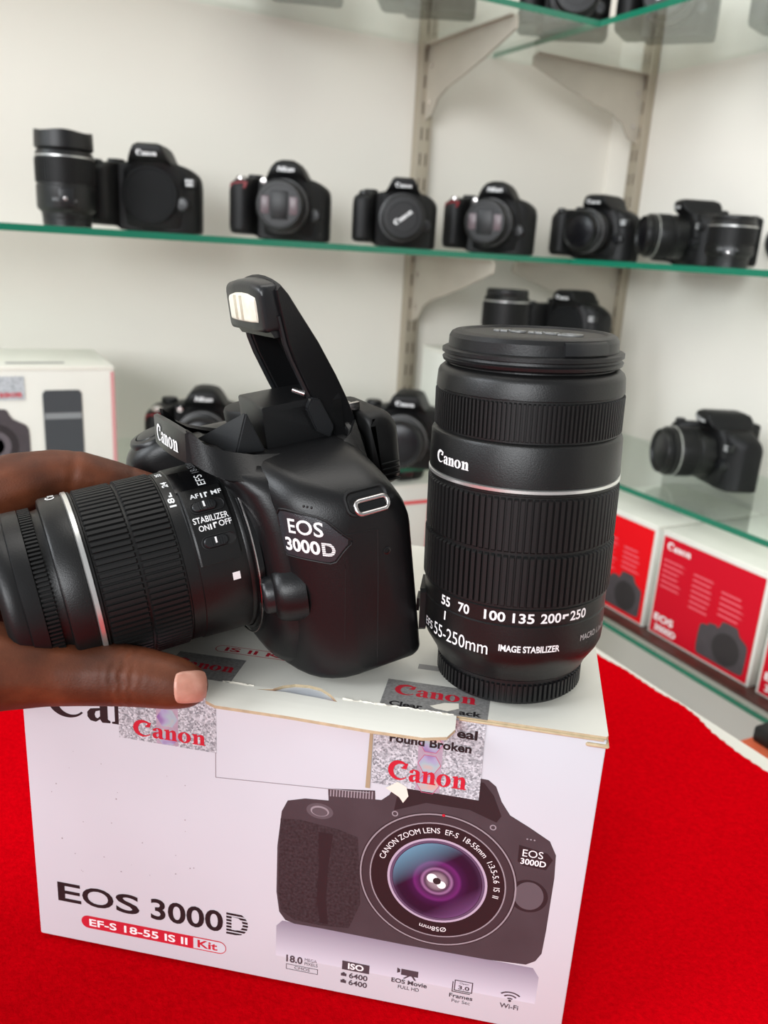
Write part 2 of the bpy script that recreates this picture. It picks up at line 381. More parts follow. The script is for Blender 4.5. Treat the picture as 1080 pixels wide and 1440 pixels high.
# big lettering
def striped_d(x, y, w, h, n=7, gap=.42, tilt=0):
    b = text('D', x, y, w, h, .035); st = h / n
    slices(b, st / 8, 1)
    bmesh.ops.delete(b, geom=[f for f in b.faces if ((f.calc_center_median().y - y) / st) % 1 > 1 - gap], context='FACES')
    return b
bm = text('E', 9.6, 19.6, 10.4, 9.6, .018); bm = join(bm, text('O', 20.6, 19.5, 14.0, 9.8, .016)); bm = join(bm, text('S', 35.6, 19.5, 10.4, 9.8, .018))
bm = join(bm, text('3000', 51.0, 19.2, 31.2, 10.6, .02)); bm = join(bm, striped_d(83.6, 19.2, 9.2, 11.2, 7, .36))
ink('headline_lettering', bm, M_BLACK)
def pill(x0, x1, y0, y1):
    r = (y1 - y0) / 2; c = (y0 + y1) / 2
    return ell(x0 + r, c, r, r, 90, 270, 16) + ell(x1 - r, c, r, r, -90, 90, 16)
ink('pill_label', flat([pill(19.6, 83.6, 8.0, 14.4)]), M_RED, .05, 'red pill with white lens lettering')
ink('pill_panel', flat([[(69.4, 8.5), (80.6, 8.5)] + ell(80.6, 11.2, 2.7, 2.7, -90, 90, 12) + [(69.4, 13.9)]]), M_CARD, .09, 'white right end of the red pill')
ink('pill_lettering', text('EF-S 18-55 IS II', 23.2, 9.3, 43.6, 3.7, .02), M_WHITE, .10)
ink('kit_lettering', text('Kit', 71.2, 9.3, 8.6, 3.9, .025), M_RED, .13)
ink('maker_lettering', logo(10.6, 108.7, 62, 15.5), M_BLACK, .06)

# printed camera picture, in printed layers
P_BODY = mat('print_camera_body', (66, 60, 64), .45, vary=.12, vscale=60)
P_DARK = mat('print_dark', (38, 33, 36), .45); P_MID = mat('print_mid', (92, 85, 90), .45); P_LIGHT = mat('print_light', (150, 142, 148), .45)
P_GRIP = mat('print_grip', (48, 43, 46), .5, vary=.55, vscale=900)
out = [(104.2, 66.4), (104.3, 44.6), (105.6, 35.2), (108.2, 31.6), (112, 30.6), (123.2, 30.8), (156.3, 30.5), (188.3, 30.9), (203.2, 32.0), (206.5, 34.5), (208.4, 38.5), (208.8, 49.2), (209, 73.3), (208.4, 83.3), (205.6, 88.8), (197.7, 93.3), (190.5, 97), (187, 102), (184.4, 108), (181.5, 110.2), (166, 110.8), (151.9, 110), (149.8, 106), (146.3, 97.4), (143.5, 94.6), (141.2, 94.4), (140.9, 98.2), (123.2, 95.8), (123.6, 90.6), (114.6, 89.8), (107.8, 87.6), (105.6, 82.4)]
ink('printed_camera', flat([out]), P_BODY, .05, 'printed picture of a camera seen from the front')
def reflmat():
    m = bpy.data.materials.new('print_reflection'); m.use_nodes = True; nt = m.node_tree; b = nt.nodes['Principled BSDF']
    tc = nt.nodes.new('ShaderNodeTexCoord'); sx = nt.nodes.new('ShaderNodeSeparateXYZ'); nt.links.new(tc.outputs['Object'], sx.inputs[0])
    mr = nt.nodes.new('ShaderNodeMapRange'); mr.inputs[1].default_value = .012; mr.inputs[2].default_value = .032
    nt.links.new(sx.outputs['Z'], mr.inputs[0]); r = nt.nodes.new('ShaderNodeValToRGB')
    r.color_ramp.elements[0].color = lin((212, 212, 222)) + (1,); r.color_ramp.elements[1].color = lin((136, 130, 146)) + (1,)
    nt.links.new(mr.outputs[0], r.inputs[0]); nt.links.new(r.outputs[0], b.inputs['Base Color']); b.inputs['Roughness'].default_value = .45; return m
ink('printed_reflection', flat([[(104.6, 13), (104.6, 28), (107, 31), (206, 31), (208.6, 27), (208.6, 14)]]), reflmat(), .03, 'printed mirror image fading below the camera picture')
bm = flat([[(105.2, 79), (104.9, 60), (105.0, 44), (106.3, 36), (112, 32.4), (123, 32.2), (134, 33.4), (138, 46), (137, 60), (135.5, 76.5), (128, 78.5), (121, 79.2), (113, 80)]]); ink('printed_grip', bm, P_GRIP, .07)
ink('printed_grip_groove', flat([[(120.2, 76), (121, 60), (120.6, 44), (122.4, 33.4), (125.6, 33.4), (124.4, 45), (124.6, 60), (126, 76)]]), P_DARK, .09)
bm = flat([[(148.4, 91), (150, 104), (155, 108.5), (180, 108.8), (184, 104), (187.5, 96), (186, 93), (176, 96.5), (160, 96.5)]]); ink('printed_finder_front', bm, P_DARK, .07)
bm = new()
for i in range(15): bm = join(bm, flat([[(124.0 + i * 1.12, 92.6 + i * .12), (124.55 + i * 1.12, 92.6 + i * .12), (124.55 + i * 1.12, 95.4 + i * .16), (124.0 + i * 1.12, 95.4 + i * .16)]]))
ink('printed_dial_teeth', bm, P_LIGHT, .07)
bm = flat([ell(120.4, 85.3, 5.2, 3.4)]); ink('printed_button_surround', bm, P_MID, .07)
bm = flat([ell(120.4, 85.3, 3.6, 2.3)]); ink('printed_button', bm, P_LIGHT, .09)
bm = flat([ell(120.4, 85.0, 3.0, 1.8)]); ink('printed_button_face', bm, P_MID, .11)
RC = (166.6, 63.1)
bm = flat([ell(200.6, 63.5, 7.2, 7.2)]); ink('printed_boss', bm, P_DARK, .07)
bm = flat([ell(200.8, 63.6, 5.4, 6.2)]); ink('printed_boss_button', bm, P_MID, .09)
def disc(r, n=72, cx=RC[0], cy=RC[1]): return ell(cx, cy, r, r, 0, 360 * (n - 1) / n, n)
for nm, r, r2, m, d in (('printed_mount_ring', 30.0, 0, P_DARK, .08), ('printed_mount_highlight', 29.6, 29.0, P_LIGHT, .10), ('printed_lens_rim', 28.6, 0, mat('print_rim', (58, 52, 56), .4), .11), ('printed_lens_rim_light', 25.8, 25.3, P_LIGHT, .13),
                        ('printed_lens_face', 25.2, 0, mat('print_face', (34, 29, 32), .4), .14), ('printed_glass_bezel', 18.9, 0, mat('print_bezel', (186, 170, 190), .35), .16), ('printed_glass_bezel_shade', 18.0, 0, mat('print_bezel2', (96, 78, 104), .35), .18),
                        ('printed_glass', 17.0, 0, mat('print_glass', (36, 18, 42), .3), .20)):
    ink(nm, flat([disc(r)] + ([disc(r2)] if r2 else [])), m, d)
def cres(r, a0, a1, inner, shift):
    return [ell(RC[0], RC[1], r, r, a0, a1, 30) + ell(RC[0] + shift[0], RC[1] + shift[1], inner, inner, a1, a0, 30)]
def glass_print():
    m = bpy.data.materials.new('print_lens_glass'); m.use_nodes = True; nt = m.node_tree; b = nt.nodes['Principled BSDF']; b.inputs['Roughness'].default_value = .35
    tc = nt.nodes.new('ShaderNodeTexCoord'); sb = nt.nodes.new('ShaderNodeVectorMath'); sb.operation = 'SUBTRACT'; sb.inputs[1].default_value = (RC[0] * MM, 0, RC[1] * MM)
    nt.links.new(tc.outputs['Object'], sb.inputs[0]); ml = nt.nodes.new('ShaderNodeVectorMath'); ml.operation = 'MULTIPLY'; ml.inputs[1].default_value = (1 / .017, 0, 1 / .017); nt.links.new(sb.outputs[0], ml.inputs[0])
    ln = nt.nodes.new('ShaderNodeVectorMath'); ln.operation = 'LENGTH'; nt.links.new(ml.outputs[0], ln.inputs[0])
    r = nt.nodes.new('ShaderNodeValToRGB'); cr = r.color_ramp
    stops = [(0, (176, 168, 172)), (.20, (132, 116, 126)), (.27, (72, 52, 74)), (.33, (150, 110, 150)), (.38, (70, 36, 76)), (.50, (104, 40, 106)), (.56, (58, 24, 66)), (.72, (40, 18, 46)), (.9, (34, 20, 44)), (1.0, (60, 44, 70))]
    cr.elements[0].position = 0; cr.elements[0].color = lin(stops[0][1]) + (1,); cr.elements[1].position = 1; cr.elements[1].color = lin(stops[-1][1]) + (1,)
    for p, c in stops[1:-1]: e = cr.elements.new(p); e.color = lin(c) + (1,)
    nt.links.new(ln.outputs['Value'], r.inputs[0])
    dt = nt.nodes.new('ShaderNodeVectorMath'); dt.operation = 'DOT_PRODUCT'; dt.inputs[1].default_value = (-.62, 0, .78); nt.links.new(ml.outputs[0], dt.inputs[0])
    m1 = nt.nodes.new('ShaderNodeMapRange'); m1.inputs[1].default_value = .30; m1.inputs[2].default_value = 1.0; m1.inputs[4].default_value = .85; nt.links.new(dt.outputs['Value'], m1.inputs[0])
    mx = nt.nodes.new('ShaderNodeMix'); mx.data_type = 'RGBA'; mx.inputs[7].default_value = lin((104, 158, 182)) + (1,); nt.links.new(m1.outputs[0], mx.inputs[0]); nt.links.new(r.outputs[0], mx.inputs[6])
    m2 = nt.nodes.new('ShaderNodeMapRange'); m2.inputs[1].default_value = -.55; m2.inputs[2].default_value = -1.0; m2.inputs[4].default_value = .4; nt.links.new(dt.outputs['Value'], m2.inputs[0])
    m3 = nt.nodes.new('ShaderNodeMix'); m3.data_type = 'RGBA'; m3.inputs[7].default_value = lin((150, 100, 160)) + (1,); nt.links.new(m2.outputs[0], m3.inputs[0]); nt.links.new(mx.outputs[2], m3.inputs[6])
    nt.links.new(m3.outputs[2], b.inputs['Base Color']); return m
ink('printed_lens_coating', flat([disc(16.8)]), glass_print(), .24)
bm = flat([disc(2.0, 24, 164.7, 64.2)]); bm = join(bm, flat([disc(1.7, 24, 168.4, 61.8)])); ink('printed_glint', bm, M_WHITE, .31)
bm = flat([disc(1.5, 24, 166.6, 63.2)]); ink('printed_glint_core', bm, P_DARK, .32)
def arc_text(s, r, a_mid, h, spread, inward=False, bold=0.0):
    b = text(s, 0, 0, None, h, bold); x0, x1, _, _ = bounds(b); k = math.radians(spread) / (x1 - x0)
    def fn(x, y):
        t = (x - (x0 + x1) / 2) * k; a = math.radians(a_mid) - t if not inward else math.radians(a_mid) + t
        q = r + y if not inward else r - y
        return (RC[0] + q * math.cos(a), RC[1] + q * math.sin(a), 0)
    slices(b, (x1 - x0) / 150); return wrap(b, fn)
b = arc_text('CANON ZOOM LENS  EF-S  18-55mm  1:3.5-5.6  IS  II', 21.2, 78, 2.3, 172)
ink('printed_lens_lettering', b, M_WHITE, .17)
b = arc_text('\u00d858mm', 21.2, -90, 2.0, 27)
for v in b.verts: pass
ink('printed_diameter_lettering', b, M_WHITE, .17)
bm = flat([[(195.0, 85.2), (205.4, 83.4), (207.6, 81), (205.6, 76.2), (197, 76.6), (195.2, 78)]]); ink('printed_badge', bm, P_DARK, .08)
bm = text('EOS', 196.6, 80.6, 7.4, 3.1); bm = join(bm, text('3000D', 196.2, 77.2, 9.2, 2.6, .02)); ink('printed_badge_lettering', bm, M_WHITE, .10)
bm = new()
for x, y in ((148.9, 89.7), (185, 90.7)): bm = join(bm, flat([disc(1.2, 20, x, y), disc(.75, 20, x, y)]))
for x in (197.6, 198.9, 200.2): bm = join(bm, flat([disc(.33, 10, x, 88.2)]))
ink('printed_screws', bm, P_LIGHT, .09)
bm = flat([disc(.6, 12, 166.8, 92.4)]); ink('printed_red_dot', bm, M_RED, .13)
# feature icons
bm = text('18.0', 109.1, 10.9, 6.8, 3.6, .03); bm = join(bm, text('MEGA', 116.8, 12.9, 5.0, 1.5)); bm = join(bm, text('PIXELS', 116.8, 10.9, 5.4, 1.5))
bm = join(bm, flat([[(109.1, 7.2), (122.4, 7.2), (122.4, 9.9), (109.1, 9.9)], [(109.35, 7.45), (122.15, 7.45), (122.15, 9.65), (109.35, 9.65)]])); bm = join(bm, text('CMOS', 112.6, 7.9, 6.4, 1.4))
bm = join(bm, flat([[(132.2, 12.6), (143.3, 12.6), (143.3, 17.0), (132.2, 17.0)]]))
for y in (8.8, 5.3):
    bm = join(bm, text('6400', 135.2, y, 7.6, 2.7, .025)); bm = join(bm, flat([[(131.9, y + .5), (134.2, y + .5), (134.2, y + 1.9), (133.6, y + 1.9), (133.5, y + 2.4), (132.6, y + 2.4), (132.5, y + 1.9), (131.9, y + 1.9)]]))
bm = join(bm, flat([[(156, 15.6), (162.8, 15.6), (162.8, 18.6), (156, 18.6)]])); bm = join(bm, flat([[(154.4, 16.2), (155.6, 16.8), (155.6, 18.2), (154.4, 18.8)]])); bm = join(bm, flat([[(157.6, 13.9), (159.6, 15.6), (158.6, 15.6), (156.8, 13.9)]])); bm = join(bm, flat([[(161.4, 13.9), (162.2, 13.9), (161.2, 15.6), (160.2, 15.6)]]))
bm = join(bm, text('EOS Movie', 152.4, 11.2, 14.2, 2.2, .025)); bm = join(bm, text('FULL HD', 155.2, 8.6, 8.4, 1.7, .01))
bm = join(bm, flat([[(177.2, 13.0), (184.4, 13.0), (184.4, 18.4), (177.2, 18.4)], [(177.6, 13.4), (184.0, 13.4), (184.0, 18.0), (177.6, 18.0)]])); bm = join(bm, flat([[(176.4, 12.2), (183.6, 12.2), (183.6, 12.6), (176.8, 12.6), (176.8, 17.4), (176.4, 17.4)]]))
bm = join(bm, text('3.0', 178.8, 13.9, 4.4, 2.0, .03)); bm = join(bm, text('Open', 179.2, 16.4, 3.6, 1.1)); bm = join(bm, text('Frames', 175.6, 9.4, 9.2, 2.0, .02)); bm = join(bm, text('Per Sec', 176.8, 7.1, 7.2, 1.6))
for i, r in enumerate((1.6, 3.4, 5.2)):
    bm = join(bm, flat([ell(199, 13.4, r, r * .82, 42, 138, 16) + ell(199, 13.4, r - .75, (r - .75) * .82, 138, 42, 16)]))
bm = join(bm, flat([disc(.6, 12, 199, 13.2)])); bm = join(bm, text('Wi-Fi', 195.4, 9.2, 7.2, 2.3, .015))
ink('feature_lettering', bm, mat('dark_grey_ink', (70, 62, 68), .5), .07)
ink('iso_lettering', text('ISO', 134.6, 13.3, 6.4, 3.0, .03), M_WHITE, .09)
# dirt specks
bm = new(); rr = random.Random(8)
for i in range(26):
    u, v = rr.uniform(6, 70), rr.uniform(36, 96); r = rr.uniform(.12, .34); bm = join(bm, flat([disc(r, 7, u, v)]))
ink('dirt_specks', bm, mat('dirt', (150, 140, 146), .8), .05)

# foil seals
def seal_front(nm, u0, u1, v0, v1, label, hx):
    s = ink(nm, flat([[(u0, v0), (u1, v0 - .3), (u1 - .3, v1), (u0 + .2, v1)]]), M_SEAL, .36 if u0 > 100 else .12, label)
    d = .40 if u0 > 100 else .16
    b = flat([[(hx - 4.4, v0), (hx + 4.4, v0), (hx + 4.4, v1), (hx - 4.4, v1)]]); obj('hologram_strip', front(b, d - .02), M_HOLO2, carton, smooth=False)
    b = new()
    for u, v in ((hx, v0 + 3), (hx, v0 + 11.5), (hx, v0 + 20), (hx, v0 + 28)):
        if v + 4 < v1 + 3: b = join(b, flat([[(u + 4.2 * math.cos(k * PI / 3), min(v1, max(v0, v + 4.2 * math.sin(k * PI / 3)))) for k in range(6)]]))
    h = obj('hologram', front(b, d), M_HOLO, carton, smooth=False); return s, d
bm = flat([[(137.2, 99.0), (138.9, 99.0), (138.9, 128), (137.8, 128)]]); ink('seal_glue', bm, mat('old_glue', (168, 152, 122), .6), .33)
s, d = seal_front('seal_sticker', 40.3, 79.6, 103.6, 132.6, 'left glitter foil seal with red lettering', 60)
ink('seal_lettering', logo(46.2, 105.6, 29, 7.2), M_RED, d + .06)
s, d = seal_front('seal_sticker', 139.2, 178.8, 101.6, 132.6, 'right glitter foil seal with red and black lettering', 160)
ink('seal_lettering', logo(145.2, 104.6, 28.6, 8.2), M_RED, d + .06)
bm = text('Found Broken', 145.0, 120.0, 29.4, 3.6, .03); bm = join(bm, text('eal', 168.8, 125.6, 7.2, 3.8, .03)); ink('seal_small_lettering', bm, M_BLACK, d + .06)
bm = new()
for v in (104.6, 113.1, 121.6): bm = join(bm, flat([[(160 + r * math.cos(k * PI / 3), v + r * math.sin(k * PI / 3)) for k in range(6)] for r in (4.25, 4.0)]))
ink('seal_hexagons', bm, mat('hex_ink', (190, 90, 120), .5), d + .04)
ink('torn_patch', flat([[(144.8, 100.4), (149.0, 103.8), (152.4, 102.2), (153.4, 98.4), (151.6, 95.2), (150.0, 97.4)]]), mat('torn_paper', (232, 226, 212), .8), d + .1, 'torn white paper flap at the seal')
def t_ink(nm, b, m, d=.06, label=None): return obj(nm, ontop(b, d), m, carton, smooth=False, label=label)
M_SEALG = mat('dull_foil', (150, 148, 146), .45, metal=.25, vary=.25, vscale=900)
t_ink('seal_top', flat([[(58, -.4), (85, -.4), (85, 17.4), (58, 17.4)]]), M_SEALG, .05, 'part of the left seal lying on the lid')
t_ink('seal_top', flat([[(140.4, -.4), (178.8, -.4), (179, 19), (140.4, 19)]]), M_SEALG, .05, 'part of the right seal lying on the lid')
t_ink('seal_top_lettering', logo(144.0, 8.6, 30, 7.6), M_RED, .09)
t_ink('seal_top_lettering', logo(58, 6.5, 25, 6.4), M_RED, .09)
bm = text('Clear', 143.6, .3, 12, 3.4, .03); bm = join(bm, text('ack', 168.6, .5, 8, 3.4, .03)); t_ink('seal_small_lettering', bm, M_BLACK, .09)
t_ink('torn_patch', flat([[(158, 3.6), (163, 7), (168, 8), (168.4, 4.4), (164.6, 1.6), (160, 2.2)]]), mat('torn_paper', (232, 226, 212), .8), .13)
t_ink('lid_pill', flat([pill(70, 105, 21.5, 27.0), pill(70.3, 104.7, 21.8, 26.7)]), M_RED, .06); t_ink('lid_lettering', text('IS II Kit', 74, 22.7, 28, 3.2, .02), M_RED, .06)
t_ink('lid_panel', flat([[(150, 30), (206, 30), (206, 34), (150, 34)]]), mat('lid_grey', (150, 148, 146), .5), .05)

# ------------------------------------------------------------------ shared camera shapes (local mm: x = camera's left, y = rear, z = up, lens axis at x=0)
def rrect(y0, y1, z0, z1, rs, n=8):                          # (y,z) loop; rs = radii front-bottom, rear-bottom, rear-top, front-top
    pts = []
    for (cy, cz, a), r in zip((((0), (0), 180), ((1), (0), 270), ((1), (1), 0), ((0), (1), 90)), rs):
        yy = y1 - r if cy else y0 + r; zz = z1 - r if cz else z0 + r
        for i in range(n + 1):
            t = math.radians(a + 90 * i / n); pts.append((yy + r * math.cos(t), zz + r * math.sin(t)))
    return pts
BODY_ST = [  # x, y front, y rear, z bottom, z top, radii
    (-74.0, -14, 31, 12, 60, (9, 8, 8, 9)), (-73.2, -20, 35, 8, 66, (10, 7, 7, 10)), (-71, -25, 38.5, 6, 70, (9, 5, 6, 11)), (-66, -28, 41, 5, 73, (8, 4, 6, 12)), (-56, -29, 42, 5, 75, (8, 4, 6, 12)), (-49, -27, 43, 5, 76, (8, 4, 6, 12)),
    (-44, -20, 43, 5, 76.5, (7, 4, 6, 10)), (-40.5, -8, 43, 4, 77, (5, 4, 6, 6)), (-38, -1, 43, 1, 77.5, (3, 3, 6, 5)), (-30, 0, 43, 0, 79, (3, 3, 6, 4)), (0, 0, 43.5, 0, 80, (3, 3, 7, 4)), (22, 0.5, 44.5, 0, 80.5, (3, 3, 9, 5)),
    (30, 1.6, 45.3, 0, 79.6, (3, 3, 11, 7)), (37, 3.4, 46.4, 0, 77.8, (3, 3, 13, 9)), (42, 5.4, 47.4, 0, 75.8, (3, 3, 14, 10)), (46, 8.0, 48.2, 0, 73.6, (3, 3, 15, 11)), (49, 11.0, 48.6, .2, 71.6, (3, 3, 15, 12)), (51.6, 14.6, 48.2, .6, 69.4, (3, 3.5, 15, 12)),
    (53.4, 18.2, 46.8, 1.4, 67.2, (3, 4, 14, 11)), (54.6, 21.0, 44.6, 2.6, 64.6, (3, 4, 13, 9)), (55, 22.6, 42.6, 4.0, 62.4, (3, 4, 12, 8))]
def body_bm():
    return rings(new(), [[(x * MM, y * MM, z * MM) for y, z in rrect(a, b, c, d, rs)] for x, a, b, c, d, rs in BODY_ST])
def loft_x(st, n=8): return rings(new(), [[(x * MM, y * MM, z * MM) for y, z in rrect(a, b, c, d, rs, n)] for x, a, b, c, d, rs in st])
def front_turn(o, z): o.location = (0, 0, z * MM); o.rotation_euler = (PI / 2, 0, 0); return o

# ------------------------------------------------------------------ the main camera with its raised flash
tau = math.radians(9.5)
R3 = Matrix(((0, math.cos(tau), -math.sin(tau)), (-1, 0, 0), (0, math.sin(tau), math.cos(tau))))
hero = thing('dslr_camera', 'large black camera with raised flash, tipped on the white carton under a hand', 'camera', (0.1022, 0.2963, (BH + 1.3) * MM + .0006))
hero.rotation_euler = R3.to_euler()
obj('body', body_bm(), M_BODY, hero, angle=60)
# mirror box front and mount
def sup(w, yf, yb, z, p=2.6, n=28):
    pts = []
    for i in range(n + 1):
        a_ = PI * i / n; c_, s_ = math.cos(a_), math.sin(a_)
        pts.append((-w * math.copysign(abs(c_) ** (2 / p), c_) * MM, (yb - (yb - yf) * abs(s_) ** (2 / p)) * MM, z * MM))
    return pts
bm = rings(new(), [sup(w, yf, yb, z, 3.6) for z, w, yf, yb in ((1.5, 33, 1, 12), (3, 36, -2.0, 12), (7, 39, -3.4, 12), (20, 42, -4.0, 12), (40, 42.5, -4.2, 12), (58, 41, -4.4, 12), (66, 39, -5.4, 12), (71, 37, -7.0, 12), (75, 34.4, -9.4, 11), (77.4, 31, -11.4, 9), (79.2, 27, -13.4, 4), (80.6, 22.4, -15.4, 0), (82.2, 19.2, -17.6, -3), (83.4, 18.6, -18.4, -5))])
obj('front_panel', bm, M_BODY, hero, angle=60)
bm = lathe(new(), [(34.6, 2.0), (34.6, 5.0), (33.6, 5.3), (33.4, 3.0)], 128); front_turn(obj('mount_ring', bm, M_GLOSS, hero), 42.99)
bm = lathe(new(), [(36.5, 4.5), (36.55, 4.9), (36.3, 5.05), (36.2, 4.5)], 128, False, False); front_turn(obj('mount_trim', bm, M_CHROME, hero, label='thin bright line around the lens mount'), 42.99)
def face_pt(phi, r, d=5.1):
    a = math.radians(phi); return Vector((r * math.sin(a), -d, 42.99 + r * math.cos(a)))
def on_mount(nm, m, phi, loop):
    a = math.radians(phi); b = flat([loop])
    c = face_pt(phi, 36.6, 5.15)
    u = Vector((math.cos(a), 0, -math.sin(a))); w = Vector((math.sin(a), 0, math.cos(a)))
    b = wrap(b, lambda x, y: tuple((c + u * x + w * y) * MM)); bmesh.ops.solidify(b, geom=b.faces[:], thickness=.0002); return obj(nm, b, m, hero, smooth=False)
on_mount('lens_index_mark', mat('red_dot', (190, 40, 50), .4), 14, [(-.7, -1.3), (.7, -1.3), (.7, 1.5), (-.7, 1.5)])
on_mount('lens_index_mark', M_WHITE, 27, [(-.9, 0), (0, -1.7), (.9, 0), (0, 1.7)])
# release button boss and button
boss = lathe(new(), [(12.2, -2), (12.0, 1.2), (11.4, 5.0), (10.6, 7.4), (9.2, 8.8), (8.0, 9.0)], 64)
o = obj('release_boss', boss, M_BODY, hero); o.location = (35.5 * MM, 8.5 * MM, 33.5 * MM); o.rotation_euler = (PI / 2, 0, math.radians(-12))
bm = lathe(new(), [(7.4, 6), (7.4, 11.2), (6.9, 12.4), (6.0, 12.9), (4.0, 12.6), (.1, 12.2)], 64); b2 = obj('release_button', bm, M_BODY2, o); 
bm = lathe(new(), [(7.65, 8.2), (7.75, 8.5), (7.65, 8.8)], 64, False, False); obj('button_ring', bm, M_GLOSS, o)
# badge on the shoulder: surface point found on the body mesh
BV = BVHTree.FromObject(bpy.data.objects['body'], bpy.context.evaluated_depsgraph_get()) if False else None
def bvh_of(o):
    b = bmesh.new(); b.from_mesh(o.data); t = BVHTree.FromBMesh(b); b.free(); return t
hbody = hero.children[0]; HB = bvh_of(hbody)
VIEW_L = (hero.matrix_basis.inverted() @ EYE)
def hero_px(px, py, d=.2):                                    # pixel -> point on the camera body surface (hero space), lifted d mm
    o_ = hero.matrix_basis.inverted() @ EYE; dr = (hero.matrix_basis.to_3x3().inverted() @ ray(px, py)).normalized()
    h = HB.ray_cast(o_, dr); return (h[0] + h[1] * d * MM) if h[0] else None
def proj_patch(loop_px, d, m, nm, thick=.4, dens=1):
    pass
def drape(bm, origin, u, v, n, d):                            # drape flat bm (mm) on the body, shot along -n
    for w in bm.verts:
        p = origin + (u * w.co.x + v * w.co.y) * MM
        h = HB.ray_cast(p + n * .03, -n)
        w.co = (h[0] + h[1] * d * MM) if h[0] else p
    return bm
# badge frame: outward direction at the left front shoulder
bn = Vector((.42, -.80, .36)).normalized(); bu = Vector((0, 0, 1)).cross(bn).normalized(); bu = bu if bu.x > 0 else -bu; bvv = bn.cross(bu) if bn.cross(bu).z > 0 else -bn.cross(bu)
bc = hero_px(432, 755, 0) or Vector((.046, .01, .062))
def grid_cut(b, s): slices(b, s, 0); slices(b, s, 1); return b
badge_out = [(-10.6, 6.2), (-9.4, 7.6), (-7, 7.8), (3.2, 6.8), (6, 5.8), (11.4, 1.0), (11.2, -.6), (7.4, -7.0), (5.8, -7.8), (-8.4, -7.2), (-9.8, -5.8)]
bm = drape(grid_cut(flat([badge_out]), 1.2), bc, bu, bvv, bn, .45)
bg = obj('name_badge', bm, mat('badge_plastic', (44, 46, 50), .3, bump=.3, bscale=2600), hero, angle=60)
loopv = [drape(flat([[(x * 1.06, y * 1.08) for x, y in badge_out]]), bc, bu, bvv, bn, .1)]
loopv[0].free()
def edge_tube(nm, loop, r, d, m, closed=True, par=None):
    pts = []
    L = loop + ([loop[0]] if closed else [])
    for a, b in zip(L[:-1], L[1:]):
        k = max(2, int(math.hypot(b[0] - a[0], b[1] - a[1]) / 1.0))
        for i in range(k):
            x, y = a[0] + (b[0] - a[0]) * i / k, a[1] + (b[1] - a[1]) * i / k
            p = bc + (bu * x + bvv * y) * MM; h = HB.ray_cast(p + bn * .03, -bn)
            if h[0]: pts.append(h[0] + h[1] * d * MM)
    return obj(nm, tube(new(), pts, r * MM, 8, closed), m, par or hero)
edge_tube('badge_rim', [(x * 1.06, y * 1.08) for x, y in badge_out], .35, .05, M_DARK)
def badge_text(b): return obj('badge_lettering', drape(slices(slices(b, 1.0, 0), 1.0, 1), bc, bu, bvv, bn, .62), M_WHITE, bg, smooth=False)
badge_text(text('EOS', -6.4, .7, 11.6, 5.0, .012))
b = text('3000', -8.4, -5.6, 12.2, 4.7, .028); badge_text(join(b, striped_d(4.4, -5.6, 3.6, 4.7, 7, .3)))
# seams, dots, panel lines traced on the body surface
def px_line(nm, pts, r=.22, m=None, d=0.0):
    out = []
    for a, b in zip(pts[:-1], pts[1:]):
        for i in range(7):
            p = hero_px(a[0] + (b[0] - a[0]) * i / 6, a[1] + (b[1] - a[1]) * i / 6, d)
            if p and (not out or (p - out[-1]).length > .0004): out.append(p)
    if len(out) > 2: return obj(nm, tube(new(), out, r * MM, 6), m or M_DARK, hero)
px_line('panel_seam', [(358, 646), (362, 680), (370, 705), (377, 728), (390, 736), (400, 739)])
px_line('panel_seam', [(469, 752), (490, 752), (516, 747), (531, 744)])
px_line('panel_seam', [(531, 744), (532, 800), (531, 900), (530, 946)])
px_line('panel_seam', [(470, 754), (480, 762), (486, 800), (485, 900)], .12)
for x, y in ((427, 712), (432, 713), (438, 714)):
    p = hero_px(x, y, 0)
    if p:
        bm = new(); bmesh.ops.create_uvsphere(bm, u_segments=10, v_segments=6, radius=.00048); o = obj('speaker_hole', bm, M_DARK, hero); o.location = p
for x, y in ((544, 774), (543, 938)):
    p = hero_px(x, y, .05)
    if p:
        bm = lathe(new(), [(1.5, -.2), (1.5, .15), (.9, .18), (.85, -.1)], 20); o = obj('screw', bm, M_GLOSS, hero); o.location = p; o.rotation_euler = (0, PI / 2, 0)
# strap lug: dark pocket and chrome loop
lc = hero_px(517, 709, 0) or Vector((.053, .032, .067))
ln = Vector((.86, .05, .5)).normalized(); lu = Vector((0, 1, 0)); lv = ln.cross(lu); lv = lv if lv.z > 0 else -lv
def lug_loop(w, h, r, k, cx=0, cy=0):
    pts = []
    for sx_, sy_, a in ((1, 1, 0), (-1, 1, 90), (-1, -1, 180), (1, -1, 270)):
        for i in range(7):
            t_ = math.radians(a + 15 * i); pts.append(lc + (lu * (cx + sx_ * (w - r) + r * math.cos(t_)) + lv * (cy + sy_ * (h - r) + r * math.sin(t_)) + ln * k) * MM)
    return pts
bm = rings(new(), [lug_loop(8.2, 4.6, 3.0, -2.5, .2, 1.4), lug_loop(8.2, 4.6, 3.0, .35, .2, 1.4), lug_loop(7.6, 4.0, 2.6, .5, .2, 1.4), lug_loop(7.0, 3.4, 2.2, -.2, .2, 1.4)]); lug = obj('strap_lug', bm, M_DARK, hero)
bm = tube(new(), lug_loop(6.0, 2.3, 1.9, 1.6, .8, -.8), .00085, 10, True); obj('lug_loop', bm, M_CHROME, lug, label='chrome strap loop')
bm = rings(new(), [lug_loop(5.2, 1.6, 1.2, -.2, .8, -.8), lug_loop(5.0, 1.4, 1.1, 1.1, .8, -.8)]); obj('lug_core', bm, M_GLOSS, lug)
